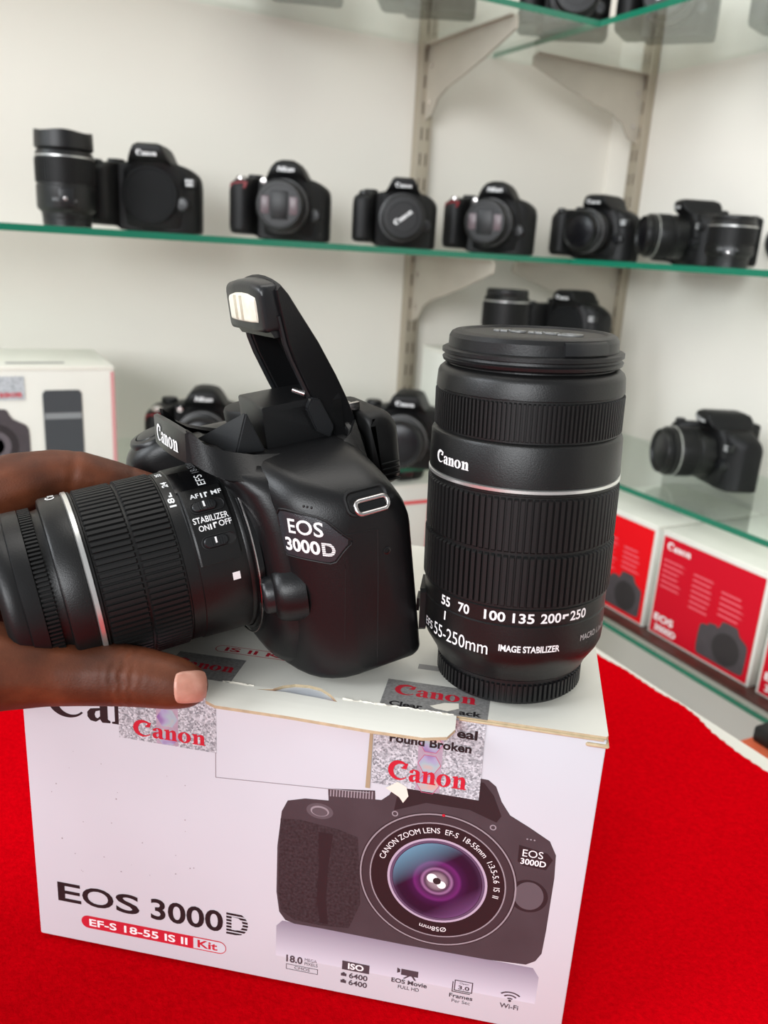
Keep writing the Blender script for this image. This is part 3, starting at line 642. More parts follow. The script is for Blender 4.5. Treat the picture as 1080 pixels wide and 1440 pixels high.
# finder housing: brow with wordmark, side rims, open flash well
def strip(pts_a, pts_b, thick, m, nm, par=hero):
    bm = new(); va = [bm.verts.new(Vector(p) * MM) for p in pts_a]; vb = [bm.verts.new(Vector(p) * MM) for p in pts_b]
    for i in range(len(va) - 1): bm.faces.new((va[i], va[i + 1], vb[i + 1], vb[i]))
    bmesh.ops.recalc_face_normals(bm, faces=bm.faces[:])
    bmesh.ops.solidify(bm, geom=bm.faces[:], thickness=thick * MM); return obj(nm, bm, m, par, angle=50)
house = []
def brow_front(x, k):                                          # front surface of the brow, k = 0 bottom .. 1 top
    s = (x / 20.0) ** 2
    return (x, -20.2 + 1.1 * s + .05 * x - 1.2 * (1 - k), 82.6 + 1.0 * (x + 20) / 40 + (11.6 - 1.2 * s) * k)
xs = [-20 + 40 * i / 24 for i in range(25)]
bm = new(); L = []
for x in xs:
    f0, f1 = brow_front(x, 0), brow_front(x, 1)
    L.append([Vector(p) * MM for p in (f0, (f0[0], (f0[1] + f1[1]) / 2 - .05, (f0[2] + f1[2]) / 2), f1, (f1[0], f1[1] + 1.4, f1[2] + .35), (f1[0], f1[1] + 2.6, f1[2] - .6), (f0[0], f0[1] + 5.0, f0[2] + 1.2), (f0[0], f0[1] + 3.2, f0[2] - .4))])
rings(bm, L); brow = obj('finder_brow', bm, M_BODY2, hero, angle=45)
b = slices(logo(-13.2, 2.6, 26.4, 6.6), 1.0)
b = wrap(b, lambda x, y: tuple((Vector(brow_front(x, y / 11.6)) + Vector((x * .02, -.28, 0))) * MM)); obj('brow_lettering', b, M_WHITE, brow, smooth=False)
# housing side walls from the brow back to the eyepiece
for sgn in (1, -1):
    rim = [(19.6, -17.6, 95.0), (20.4, -15.4, 93.0), (21.0, -12.6, 89.4), (21.4, -8.5, 86.6), (21.8, -3, 84.4), (22.2, 4, 82.0), (22.6, 14, 80.4), (23, 22, 79.6), (23.2, 31, 79.3), (23.2, 38, 79.7), (22.6, 42.0, 82.4), (20.5, 45.0, 86.2)]
    base = [(20.0, -17.4, 83.0), (22.6, -14.6, 80.4), (25.6, -11.2, 78.2), (28.4, -7.6, 76.8), (30.8, -3.2, 76.0), (32.6, 2, 75.8), (33.8, 8, 75.6), (34.0, 16, 75.4), (34.0, 26, 75.2), (33.0, 36, 74.6), (30.0, 43.0, 72.6), (28.0, 45.6, 70.4)]
    wall = strip([(sgn * x, y, z) for x, y, z in rim], [(sgn * x, y, z) for x, y, z in base], 1.6, M_BODY, 'finder_side')
bm = new()
for k in range(9): box(bm, (-13 + k * 3) * MM, (-11.2 + k * 3) * MM, -.012, -.0105, .0838, .0846, .0002, 1)
obj('well_ridges', bm, M_DARK, hero)
bm = new(); box(bm, -.0205, .0205, -.006, .043, .0775, .0796, .001); obj('flash_well', bm, M_DARK, hero)
# pyramidal frame fins
for sgn in (1,):
    P = [Vector((sgn * a, b, c)) * MM for a, b, c in ((16, 5.3, 96.2), (16.6, -1.0, 81.6), (16.6, 10.4, 80.4), (-6.0, -9.2, 84.2), (-6, 8, 83.5), (2, 7, 88.0))]
    bm = new(); bmesh.ops.convex_hull(bm, input=[bm.verts.new(p) for p in P])
    bmesh.ops.bevel(bm, geom=bm.edges[:], offset=.0005, segments=2, affect='EDGES'); obj('flash_frame_fin', bm, M_BODY2, hero)
# block under the flash head
st = [(x, 11.2 + .6 * (abs(x) / 14) ** 4, 43, 79, 96.8 - 1.2 * (x / 14) ** 2 - (2.0 if abs(x) > 13.6 else 0), (1, 1, 1, .9)) for x in (-14, -13.6, -12, -8, -4, 0, 4, 8, 12, 13.6, 14)]
obj('finder_block', loft_x(st, 4), M_BODY, hero)
px = [(366, 641), (400, 628)]
# flash arm
fl = None
OUT = [(22.2, 137.4), (24.8, 133.8), (28.2, 127.3), (34.4, 115.6), (40.2, 102.4), (43.8, 92.9), (46.2, 85.0), (46.6, 80.4), (44.6, 77.8)]
INN = [(20.4, 135.8), (20.6, 132.0), (21.2, 127.0), (22.4, 117.0), (23.9, 111.2), (28.4, 98.6), (32.8, 87.6), (36.2, 80.0), (39.0, 76.8)]
# smooth outer skin, arched across x
def skin(x, i):
    k = (abs(x) / 16) ** 3
    y, z = OUT[i]; yi, zi = INN[i]
    top = max(0, 1 - i / 2.0)
    return Vector((x, y + 1.6 * (1 - k) * (1 - top), z + (3.0 * top + .9 * (1 - top)) * (1 - (abs(x) / 16) ** 2)))
L = []
for x in (-16, -15.8, -15, -13, -10, -5, 0, 5, 10, 13, 15, 15.8, 16):
    e = .5 if abs(x) == 16 else 0
    o_ = [skin(x, i) for i in range(len(OUT))]; th = 2.6
    inner = []
    for i, p in enumerate(o_):
        c_ = Vector((x, *INN[i])); dirv = (c_ - p); ln_ = dirv.length
        inner.append(p + dirv * min(1, th / ln_))
    L.append([(p + (Vector((x, *INN[j])) - p) * .02 * e) * MM for j, p in enumerate(o_)] + [p * MM for p in inner[::-1]])
arm = obj('flash_arm', rings(new(), L), M_BODY, hero, angle=45)
for x0, x1 in ((13.2, 16.3), (-16.3, -11.8)):
    L = []
    for x, g_ in ((x0, .25), (x0 + .3, 0), (x1 - .3, 0), (x1, .25)):
        o_ = [skin(x, i) for i in range(len(OUT))]; n_ = [Vector((x, *q)) for q in INN]
        L.append([(p + (q - p).normalized() * g_) * MM for p, q in zip(o_, n_)] + [(q + (p - q).normalized() * g_) * MM for p, q in list(zip(o_, n_))[::-1]])
    obj('side_cheek', rings(new(), L), M_BODY, arm, angle=40)
arm.rotation_euler = (0, 0, math.radians(8)); arm.location = Vector((0, .022, 0)) - Matrix.Rotation(math.radians(8), 3, 'Z') @ Vector((0, .022, 0))
# inner trim of the cheek, slightly lighter
for sgn in (1, -1):
    pts = [Vector((sgn * 14.2, y - .5, z)) * MM for y, z in INN[2:8]]
    obj('cheek_trim', tube(new(), pts, .0011, 8), M_BODY2, arm)
# lamp head
st = [(x, 14.6 + e, 24 - e, 121.6 + e, 137.6 + 2.0 * (1 - (x / 14.5) ** 2) - e, (1.6, 1.5, 3, 2.6)) for x, e in ((-14.5, 1.4), (-14.0, .5), (-12.5, 0), (-6, 0), (0, 0), (6, 0), (12.5, 0), (14.0, .5), (14.5, 1.4))]
head = obj('flash_head', loft_x(st, 5), M_BODY2, arm)
st = [(x, 13.8 + e, 16, 124.8 + e, 134.6 + 1.1 * (1 - (x / 11) ** 2) - e, (1.2, 1, 1, 2.2)) for x, e in ((-10.6, .8), (-10.2, .2), (-5, 0), (0, 0), (5, 0), (10.2, .2), (10.6, .8))]
obj('flash_window', loft_x(st, 5), M_LAMP, head, label='pale ribbed flash window')
bm = new()
for x in (-5.2, -4.2, -.6, .4): box(bm, (x - .28) * MM, (x + .28) * MM, 13.5 * MM, 14.2 * MM, 125.6 * MM, 134.2 * MM, .0001, 1)
obj('window_ribs', bm, mat('flash_rib', (196, 192, 172), .3), head)
L = [[Vector((x, 14.2 + .3 * k, z)) * MM for x, z in ((-12.2, 123), (-11.6, 120.6), (11.6, 120.6), (12.2, 123), (12.4, 134), (11.2, 136.4), (-11.2, 136.4), (-12.4, 134))] for k in (0, 1)]
# lower tongue under the head and the dark hollow
bm = new(); rings(bm, [[Vector((s * a, b, c)) * MM for s, a, b, c in ((-1, 13.2, 17.2, 122), (1, 13.2, 17.2, 122), (1, 13.2, 18.6, 119.4), (-1, 13.2, 18.6, 119.4))], [Vector((s * a, b, c)) * MM for s, a, b, c in ((-1, 13.2, 24, 122), (1, 13.2, 24, 122), (1, 13.2, 24, 119.4), (-1, 13.2, 24, 119.4))]])
obj('head_tongue', bm, M_BODY2, arm, angle=30)
bm = new(); va = []
for i in range(3, 8):
    p = skin(0, i); q = Vector((0, *INN[i])); m_ = p + (q - p) * .35
    va.append([(-13.3, m_.y, m_.z), (13.3, m_.y, m_.z)])
rings(bm, [[Vector(a) * MM, Vector(b) * MM, (Vector(b) + Vector((0, .8, .4))) * MM, (Vector(a) + Vector((0, .8, .4))) * MM] for a, b in va]); obj('arm_hollow', bm, M_DARK, arm, smooth=False)
# hinge pieces
bm = tube(new(), [Vector((10.5, 24.5, 99.2)) * MM, Vector((14.6, 27.2, 97.6)) * MM], .0011, 10); obj('hinge_pin', bm, M_CHROME, arm, label='small chrome hinge pin')
for sgn in (1, -1):
    L = [[(Vector((sgn * x, y, z))) * MM for y, z in ((28.0, 92.5), (30.5, 96.5), (33.5, 95.5), (38, 84), (36, 80), (30.5, 84))] for x in (13.4, 16.6)]
    bm = rings(new(), L); bmesh.ops.bevel(bm, geom=bm.edges[:], offset=.0005, segments=2, affect='EDGES'); obj('hinge_link', bm, M_BODY2, hero)
# rear of housing, eyecup, hot shoe
st = [(x, 43, 50 - e, 66, 86.0 - e - .010 * x * x, (2, 3, 6, 2)) for x, e in ((-20, 4), (-18, 1), (-10, 0), (0, 0), (10, 0), (18, 1), (20, 4))]
obj('finder_rear', loft_x(st, 5), M_BODY, hero)
st = [(x, 50 + .3 * e, 64.4 - e, 56 + e, 86.6 - e, (3, 5, 8, 2)) for x, e in ((-19.6, 5), (-18.8, 2.4), (-17, .8), (-13, 0), (13, 0), (17, .8), (18.8, 2.4), (19.6, 5))]
ec = obj('eyecup', loft_x(st, 6), M_RUBBER, hero)
for k in range(4):
    bm = new(); z = 58.6 + k * 2.3; box(bm, .0186, .0201, .0545, .0622, z * MM, (z + .9) * MM, .0003, 1); obj('eyecup_ridge', bm, M_RUBBER, ec)
bm = new(); box(bm, -.010, .010, .0455, .0520, .0868, .0882, .0004); box(bm, -.0105, -.0085, .0455, .0520, .0868, .0898, .0003); box(bm, .0085, .0105, .0455, .0520, .0868, .0898, .0003); obj('hot_shoe', bm, M_CHROME, hero, label='chrome hot shoe behind the flash')
# grip top: dial, shutter button
bm = lathe(new(), [(11, 0), (11.2, 4), (10.6, 5.4), (9.6, 5.8), (.1, 5.9)], 64); o = obj('mode_dial', bm, M_RUBBER, hero); o.location = (-.050, .026, .0765)
bm = lathe(new(), [(9.5, -1), (9.4, 1.2), (8.8, 2.0), (6.4, 2.4), (6.2, 1.6), (5.6, 2.6), (3.8, 3.0), (.1, 3.1)], 48); o = obj('shutter_button', bm, M_BODY2, hero); o.location = (-.056, -.0165, .0745); o.rotation_euler = (math.radians(16), 0, 0)
bm = new(); box(bm, -.040, .030, .0435, .0462, .012, .060, .0012); obj('rear_screen', bm, M_GLOSS, hero)

# the zoom lens on the camera
def zoom_lens(par):
    zl = lathe(new(), [(33.0, 4.2), (33.2, 5), (33.2, 6.4), (32.9, 6.9), (33.0, 7.2), (32.7, 20), (32.5, 24.0), (32.1, 24.3), (32.0, 28.4), (31.6, 28.6), (31.6, 57.0), (32.4, 57.4), (32.4, 58.0), (32.0, 58.1), (32.0, 60.6), (32.3, 60.8), (32.3, 67.6), (31.7, 68.4), (30.2, 68.7), (29.0, 68.8), (28.6, 70.2), (28.4, 76.0), (27.2, 77.0)], 160)
    lens = front_turn(obj('zoom_lens', zl, M_LENS, par), 42.99)
    bm = ribbed(new(), 31.7, 32.6, 28.9, 42.6, 92, .66, .8); obj('zoom_grip', bm, M_RUBBER, lens, angle=30)
    bm = ribbed(new(), 31.7, 32.5, 42.9, 56.9, 92, .66, .8); obj('zoom_grip', bm, M_RUBBER, lens, angle=30)
    bm = lathe(new(), [(32.0, 58.3), (32.75, 58.5), (32.75, 59.9), (32.0, 60.2)], 160, False, False); obj('silver_ring', bm, M_SILVER, lens, label='bright silver ring')
    bm = ribbed(new(), 28.8, 30.0, 71.2, 75.6, 120, .55, .3); obj('focus_ring', bm, M_RUBBER, lens, angle=30)
    bm = lathe(new(), [(30.0, 75.6), (30.1, 76.0), (30.1, 80.6), (29.6, 81.0)], 128, True, True); obj('front_ring', bm, M_CAP, lens)
    bm = lathe(new(), [(29.2, 80.4), (29.6, 81.2), (29.5, 84.6), (28.6, 86.2), (26.5, 87.4), (24.0, 87.6), (23.4, 87.0), (.1, 87.0)], 128); cap = obj('lens_cap', bm, M_CAP, lens)
    for s in (1, -1):
        bm = new(); L = []
        for z, rr_ in ((81.4, 29.3), (81.6, 30.1), (86.0, 29.9), (87.4, 28.4)):
            L.append([(s * rr_ * MM * math.cos(math.radians(a)), rr_ * MM * math.sin(math.radians(a)), z * MM) for a in range(-52, -9, 4)] + [(s * (rr_ - 2.5) * MM * math.cos(math.radians(a)), (rr_ - 2.5) * MM * math.sin(math.radians(a)), z * MM) for a in range(-12, -53, -4)])
        obj('cap_clip', rings(bm, L), M_BODY2, cap, angle=40)
    def P(phi, z, r): a = math.radians(phi); return (r * MM * math.sin(a), r * MM * math.cos(a), z * MM)
    # switch panel on the left of the barrel
    L = []
    for d, k in ((32.4, 0), (33.7, 0), (34.0, .5)):
        lo = []
        for phi, z in [(30 - k, 23.6)] + [(30 + (78 - 30) * i / 12, 23.6 - k) for i in range(13)] + [(78, 23.2), (78.6, 20), (78.4, 14), (77, 10.2), (74, 9.2)] + [(74 - (74 - 30) * i / 12, 8.6 + k) for i in range(13)] + [(29, 9.2), (28.6, 12), (28.6, 20), (29, 23)]:
            lo.append(P(phi, z, d))
        L.append(lo)
    L = []
    for d, k in ((32.4, 0), (33.5, 0), (33.8, .6)):
        lo = [P(28 + k + (78 - 28 - 2 * k) * i / 14, 23.6 - k, d) for i in range(15)] + [P(78 - k, 23.6 - (23.6 - 10.6) * i / 8, d) for i in range(1, 8)] + [P(76.5 - k, 9.4 + k, d), P(74, 8.4 + k, d)] + [P(74 - (74 - 28 - k) * i / 14, 8.4 + k, d) for i in range(1, 15)] + [P(28 + k, 8.4 + (23.6 - 8.4) * i / 8, d) for i in range(1, 8)]
        L.append(lo)
    bm = new(); vs = [[bm.verts.new(p) for p in l] for l in L]; n = len(L[0])
    for a, b in zip(vs[:-1], vs[1:]):
        for i in range(n): j = (i + 1) % n; bm.faces.new((a[i], a[j], b[j], b[i]))
    # gently curved lid made of strips across the panel
    top_ = L[-1]
    g = [[bm.verts.new(P(28.6 + 49 * i / 20, 9.0 + 14 * j / 8, 33.8)) for j in range(9)] for i in range(21)]
    for i in range(20):
        for j in range(8): bm.faces.new((g[i][j], g[i + 1][j], g[i + 1][j + 1], g[i][j + 1]))
    bmesh.ops.remove_doubles(bm, verts=bm.verts[:], dist=.00001)
    panel = obj('switch_panel', bm, M_LENS, lens, angle=35)
    bm = new(); g = [[bm.verts.new(P(6 + 21.6 * i / 10, 8.2 + 16 * j / 4, 33.15)) for j in range(5)] for i in range(11)]
    for i in range(10):
        for j in range(4): bm.faces.new((g[i][j], g[i + 1][j], g[i + 1][j + 1], g[i][j + 1]))
    obj('gloss_plate', bm, M_GLOSS, lens)
    def along(b, phi, z, r):  return wrap(slices(slices(b, .8, 1), 2, 0), lambda x, y: P(phi - math.degrees(y / r), z - x, r))      # reads towards the body
    def across(b, phi, z, r): return wrap(slices(slices(b, .8, 0), 2, 1), lambda x, y: P(phi - math.degrees(x / r), z + y, r))      # reads around the barrel
    def pt(nm, b, m=M_WHITE, par_=None): return obj(nm, b, m, par_ or lens, smooth=False)
    r = 33.92
    pt('switch_lettering', along(text('AF', 0, 0, 3.2, 1.9, .01), 36, 20.4, r), par_=panel); pt('switch_lettering', along(text('MF', 0, 0, 3.7, 1.9, .01), 36, 12.7, r), par_=panel)
    pt('switch_lettering', along(flat([[(0, 0), (.55, 0), (.55, 2.2), (0, 2.2)]]), 36.6, 16.6, r), par_=panel); pt('switch_lettering', along(flat([[(0, 0), (.55, 0), (.55, 1.5), (1.2, 1.5), (1.2, 2.2), (0, 2.2)]]), 36.6, 15.2, r), par_=panel)
    pt('switch_lettering', along(text('STABILIZER', 0, 0, 12.6, 2.3, .01), 52.6, 22.2, r), par_=panel)
    pt('switch_lettering', along(text('ON', 0, 0, 3.6, 2.1, .01), 57.6, 21.0, r), par_=panel); pt('switch_lettering', along(text('OFF', 0, 0, 4.6, 2.1, .01), 57.0, 13.8, r), par_=panel)
    pt('switch_lettering', along(flat([[(0, 0), (.5, 0), (.5, 2.0), (0, 2.0)]]), 57.6, 17.0, r), par_=panel); pt('switch_lettering', along(flat([[(0, 0), (.5, 0), (.5, 1.4), (1.4, 1.4), (1.4, 2.0), (0, 2.0)]]), 57.2, 15.8, r), par_=panel)
    for phi, zz in ((42.6, 15.6), (65.0, 15.4)):
        a = math.radians(phi); c = Vector((r * math.sin(a), r * math.cos(a), 0)); u = Vector((math.cos(a), -math.sin(a), 0)); n_ = Vector((math.sin(a), math.cos(a), 0))
        def loopz(w, h, k, cz=0): return [(c + u * y + n_ * k + Vector((0, 0, zz + cz + x))) * MM for x, y in pill(-w, w, -h, h)]
        bm = rings(new(), [loopz(6.2, 2.4, -.5), loopz(6.2, 2.4, .12), loopz(5.9, 2.15, .18), loopz(5.7, 1.95, -.1)]); sw = obj('slide_switch', bm, M_DARK, panel)
        bm = rings(new(), [loopz(4.3, 1.85, -.3, 1.1), loopz(4.3, 1.85, .7, 1.1), loopz(4.0, 1.6, 1.0, 1.1)]); obj('switch_knob', bm, M_BODY2, sw)
        bm = new()
        for q in (-2.6, -1.7, -.8, .9, 1.8):
            rings(bm, [[(c + u * y + n_ * k + Vector((0, 0, zz + 1.1 + q + x))) * MM for x, y in ((-.22, -1.4), (.22, -1.4), (.22, 1.4), (-.22, 1.4))] for k in (.8, 1.3)])
        obj('knob_ridges', bm, M_BODY2, sw)
        bm = rings(new(), [[(c + u * y + n_ * k + Vector((0, 0, zz + 1.2 + x))) * MM for x, y in ((-.3, -1.5), (.3, -1.5), (.3, .6), (-.3, .6))] for k in (.9, 1.36)]); obj('knob_mark', bm, M_WHITE, sw)
    sq = new(); g = [[sq.verts.new(P(86.4 + 5.0 * i / 4, 10.6 + 2.7 * j / 2, 33.1)) for j in range(3)] for i in range(5)]
    for i in range(4):
        for j in range(2): sq.faces.new((g[i][j], g[i + 1][j], g[i + 1][j + 1], g[i][j + 1]))
    pt('mount_square', sq)
    pt('lens_lettering', across(text('EFS', 0, 0, 6.0, 2.9, .0), 25.6, 12.8, 33.25)); pt('lens_lettering', across(text('18-55mm', 0, 0, 13.6, 2.6, .0), 12.0, 13.0, 33.25), M_GREY)
    pt('lens_lettering', across(text('18', 0, 0, 4.1, 2.4, .03), 36.2, 25.2, 32.22)); pt('lens_lettering', across(flat([[(0, 0), (2.2, 0), (2.2, .5), (.8, .5), (.8, 1.2), (0, 1.2)]]), 28.0, 25.4, 32.22)); pt('lens_lettering', across(text('24', 0, 0, 3.6, 2.2, .03), 18.2, 25.2, 32.22)); pt('lens_lettering', across(text('35', 0, 0, 3.6, 2.2, .03), 2.0, 25.2, 32.22))
    pt('lens_lettering', across(flat([[(0, 0), (.6, 0), (.6, 2.6), (0, 2.6)]]), 17.6, 20.6, 32.9))
    pt('band_lettering', across(logo(0, 0, 15, 3.2), -.4, 62.4, 32.42))
    return lens
zoom_lens(hero)

# ------------------------------------------------------------------ the tall telephoto lens
LB = on_z(707.5, 995.0, BH * MM + .0013); vd = Vector((LB.x, LB.y, 0)).normalized(); LB = LB + vd * .0270
sdv = Vector((vd.y, -vd.x, 0))
tele = thing('telephoto_lens', 'tall black zoom lens standing capped on the white carton beside the camera', 'lens', LB, math.atan2(sdv.y, sdv.x))
tele.rotation_euler = (0, math.radians(-1.9), math.atan2(sdv.y, sdv.x)); tele.location.z += .0010
prof = [(26.6, 9.5), (28.0, 10.6), (28.4, 12.0), (30.2, 15.0), (32.4, 18.6), (33.3, 21.0), (33.5, 24), (33.4, 33.4), (33.0, 33.8), (33.0, 34.1), (33.4, 34.4), (33.5, 39.6), (33.0, 40.0), (33.0, 79.2), (33.5, 79.5), (33.5, 80.1), (33.2, 80.2), (33.2, 81.9), (33.7, 82.2), (33.4, 94.6), (33.0, 95.6), (32.2, 96.2), (31.9, 96.4), (31.9, 110.0), (32.5, 110.3), (32.1, 115.2), (31.6, 116.4), (30.2, 117.6), (28.6, 118.0), (28.4, 120.5)]
obj('barrel', lathe(new(), prof, 192), M_LENS, tele, angle=30)
obj('zoom_ring', ribbed(new(), 33.1, 34.2, 40.4, 59.4, 96, .68, 1.0), M_RUBBER, tele, angle=30); obj('zoom_ring', ribbed(new(), 33.1, 34.0, 59.7, 79.0, 96, .68, 1.0), M_RUBBER, tele, angle=30)
obj('focus_ring', ribbed(new(), 31.9, 32.7, 96.8, 109.6, 132, .55, .5), M_RUBBER, tele, angle=30)
obj('silver_ring', lathe(new(), [(33.2, 80.3), (33.95, 80.5), (33.95, 81.5), (33.2, 81.8)], 192, False, False), M_SILVER, tele, label='thin silver ring')
rc = obj('rear_cap', lathe(new(), [(25.6, 0), (26.2, .5), (26.4, 9.4), (25.9, 10.0)], 128), M_CAP, tele)
obj('cap_ribs', ribbed(new(), 26.2, 27.3, 1.0, 8.4, 88, .6, .5), M_CAP, rc, angle=30)
fc = obj('front_cap', lathe(new(), [(29.6, 118.6), (30.6, 119.2), (30.9, 120.2), (30.2, 120.8), (30.0, 121.6), (31.0, 122.0), (31.0, 123.2), (30.2, 123.6), (29.0, 123.8), (28.8, 127.2), (28.0, 128.6), (26.8, 129.2), (25.0, 129.3), (24.4, 128.6), (.1, 128.5)], 160), M_CAP, tele, angle=25)
def TP(th, z, r): a = math.radians(th); return (r * MM * math.sin(a), -r * MM * math.cos(a), z * MM)
for th0 in (38, 218):
    L = [[TP(th0 - 17 + 34 * i / 14, z, rr_) for i in range(15)] + [TP(th0 + 17 - 34 * i / 14, z, rr_ - 2.4) for i in range(15)] for z, rr_ in ((124.0, 29.3), (124.2, 30.1), (127.4, 29.7), (128.2, 28.9))]
    obj('cap_clip', rings(new(), L), M_BODY2, fc, angle=40)
b = offset(logo(-16, -3.4, 32, 6.8), 0)
b = wrap(b, lambda x, y: (-x * MM * .97 - y * MM * .25 + .001, -y * MM * .97 + x * MM * .25 - .001, .12865)); ex_ = bmesh.ops.extrude_face_region(b, geom=b.faces[:])
for v in ex_['geom']:
    if isinstance(v, bmesh.types.BMVert): v.co.z += .0005
obj('cap_lettering', b, mat('raised_cap_lettering', (118, 118, 116), .3, spec=.8), fc, smooth=False, label='raised shiny lettering on the cap')
def tl(nm, b, th, z, r, m=M_WHITE): return obj(nm, wrap(slices(slices(b, .8, 0), 2, 1), lambda x, y: TP(th + math.degrees(x / r), z + y, r)), m, tele, smooth=False)
tl('band_lettering', logo(0, 0, 17.0, 4.4), -59.5, 85.6, 33.75)
for s, th, w in (('55', -47.0, 4.6), ('70', -32.6, 4.6), ('100', -15.2, 7.4), ('135', 1.6, 7.4), ('200', 18.0, 7.4), ('250', 37.0, 7.2)):
    tl('focal_lettering', text(s, 0, 0, w, 3.6, .02), th, 35.1, 33.55)
tl('focal_lettering', flat([[(0, 0), (.9, 0), (.9, .9), (2.4, .9), (2.4, 1.7), (0, 1.7)]]), 31.6, 36.2, 33.55)
tl('focal_lettering', flat([[(0, 0), (.7, 0), (.9, 3.4), (.2, 3.4)]]), -44.0, 29.6, 33.5)
tl('lens_lettering', text('EFS', 0, 0, 6.4, 3.2, .0), -67, 22.6, 33.55); tl('lens_lettering', text('55-250mm', 0, 0, 24.6, 4.9, .0), -53.6, 22.0, 33.58)
tl('lens_lettering', text('IMAGE STABILIZER', 0, 0, 21.5, 2.5, .025), -5.2, 24.2, 33.56); tl('lens_lettering', text('MACRO 1.1m/3.6ft', 0, 0, 20, 2.3, .0), 47.0, 26.2, 33.56, mat('soft_white_ink', (190, 190, 190), .5))
# switch block on the far left of the barrel
L = [[TP(th, z, r_2) for th, z in ((-98, 18), (-74, 18), (-72, 19.2), (-72, 33.4), (-74, 34.6), (-98, 34.6), (-100, 33.4), (-100, 19.2))] for r_2 in (33.0, 35.2, 35.6)]
sp = obj('switch_panel', rings(new(), L), M_LENS, tele, angle=40)
L = [[TP(th, z, r_2) for th, z in ((-92, 24), (-80, 24), (-80, 29), (-92, 29))] for r_2 in (35.4, 36.4)]; obj('switch_knob', rings(new(), L), M_BODY2, sp, smooth=False)

# ------------------------------------------------------------------ the hand holding the lens
def skin_mat(name, c0, c1, c2, nscale=55):
    m = bpy.data.materials.new(name); m.use_nodes = True; nt = m.node_tree; b = nt.nodes['Principled BSDF']
    tc = nt.nodes.new('ShaderNodeTexCoord'); n = nt.nodes.new('ShaderNodeTexNoise'); n.inputs['Scale'].default_value = nscale; n.inputs['Detail'].default_value = 5
    nt.links.new(tc.outputs['Object'], n.inputs['Vector'])
    r = nt.nodes.new('ShaderNodeValToRGB'); cr = r.color_ramp; cr.elements[0].position = .3; cr.elements[0].color = lin(c0) + (1,); cr.elements[1].position = .72; cr.elements[1].color = lin(c2) + (1,)
    e = cr.elements.new(.5); e.color = lin(c1) + (1,)
    nt.links.new(n.outputs['Fac'], r.inputs[0]); nt.links.new(r.outputs[0], b.inputs['Base Color'])
    b.inputs['Roughness'].default_value = .55; b.inputs['Specular IOR Level'].default_value = .35; b.inputs['Subsurface Weight'].default_value = .12; b.inputs['Subsurface Radius'].default_value = (1, .35, .2); b.inputs['Subsurface Scale'].default_value = .002
    v = nt.nodes.new('ShaderNodeTexVoronoi'); v.feature = 'DISTANCE_TO_EDGE'; v.inputs['Scale'].default_value = 900; nt.links.new(tc.outputs['Object'], v.inputs['Vector'])
    k = nt.nodes.new('ShaderNodeBump'); k.inputs['Strength'].default_value = .35; k.inputs['Distance'].default_value = .0002
    nt.links.new(v.outputs['Distance'], k.inputs['Height']); nt.links.new(k.outputs['Normal'], b.inputs['Normal'])
    return m
M_SKIN = skin_mat('brown_skin', (66, 33, 18), (88, 45, 25), (114, 61, 36))
hand = thing('person', 'dark skinned hand of a person gripping the camera lens from the left', 'person', deep(-140, 900, .27))
H0 = hand.location.copy()
bm = new()
def chain(pts):                                               # (world point, radius in mm, squash)
    for (p, r), (q, s_) in zip(pts[:-1], pts[1:]):
        k = max(2, int((q - p).length / .0018))
        for i in range(k + 1):
            c = p.lerp(q, i / k); rad = (r + (s_ - r) * i / k) * MM
            bmesh.ops.create_icosphere(bm, subdivisions=2, radius=rad, matrix=Matrix.Translation(c - H0))
D = deep
TH = [(D(-150, 950, .268), 19), (D(-60, 935, .272), 17.5), (D(10, 938, .277), 14.6), (D(70, 945, .281), 11.8), (D(120, 948, .2835), 11.0), (D(165, 948, .2845), 11.2), (D(200, 952, .285), 10.6), (D(240, 959, .2855), 9.6), (D(262, 964, .2858), 8.0)]
chain(TH)
IDX = [(D(-190, 830, .292), 20), (D(-120, 760, .304), 17), (D(-50, 712, .316), 14), (D(20, 682, .322), 12.9), (D(75, 666, .326), 9.9), (D(108, 666, .329), 9.6), (D(150, 676, .334), 9.2), (D(195, 688, .339), 8.4), (D(228, 694, .342), 7.2)]
chain(IDX)
chain([(D(-190, 860, .30), 20), (D(-110, 820, .322), 15), (D(-40, 770, .338), 11), (D(60, 745, .349), 9.8), (D(130, 748, .355), 9.2), (D(190, 760, .357), 8)])
chain([(D(-190, 890, .305), 19), (D(-110, 870, .330), 14), (D(-40, 830, .347), 10.6), (D(50, 815, .358), 9.4), (D(110, 818, .360), 8.8), (D(165, 828, .358), 7.6)])
chain([(D(-200, 930, .300), 18), (D(-130, 915, .325), 12.5), (D(-60, 890, .345), 9.4), (D(20, 872, .355), 8.2), (D(70, 872, .357), 7.6), (D(110, 878, .356), 6.6)])
chain([(D(-190, 830, .292), 20), (D(-200, 930, .297), 19)]); chain([(D(-150, 950, .268), 19), (D(-190, 880, .285), 21)])
chain([(D(-190, 885, .288), 22), (D(-330, 940, .275), 23), (D(-480, 1000, .262), 27), (D(-640, 1060, .25), 31), (D(-640, 1060, .25) + (D(-640, 1060, .25) - D(-480, 1000, .262)) * 4.2, 40)])
ho = obj('hand', bm, M_SKIN, hand)
m_ = ho.modifiers.new('union', 'REMESH'); m_.mode = 'VOXEL'; m_.voxel_size = .0011; m_.use_smooth_shade = True
m_ = ho.modifiers.new('soften', 'SMOOTH'); m_.factor = .5; m_.iterations = 14
dg = bpy.context.evaluated_depsgraph_get(); dg.update()
me = bpy.data.meshes.new_from_object(ho.evaluated_get(dg)); ho.modifiers.clear(); ho.data = me
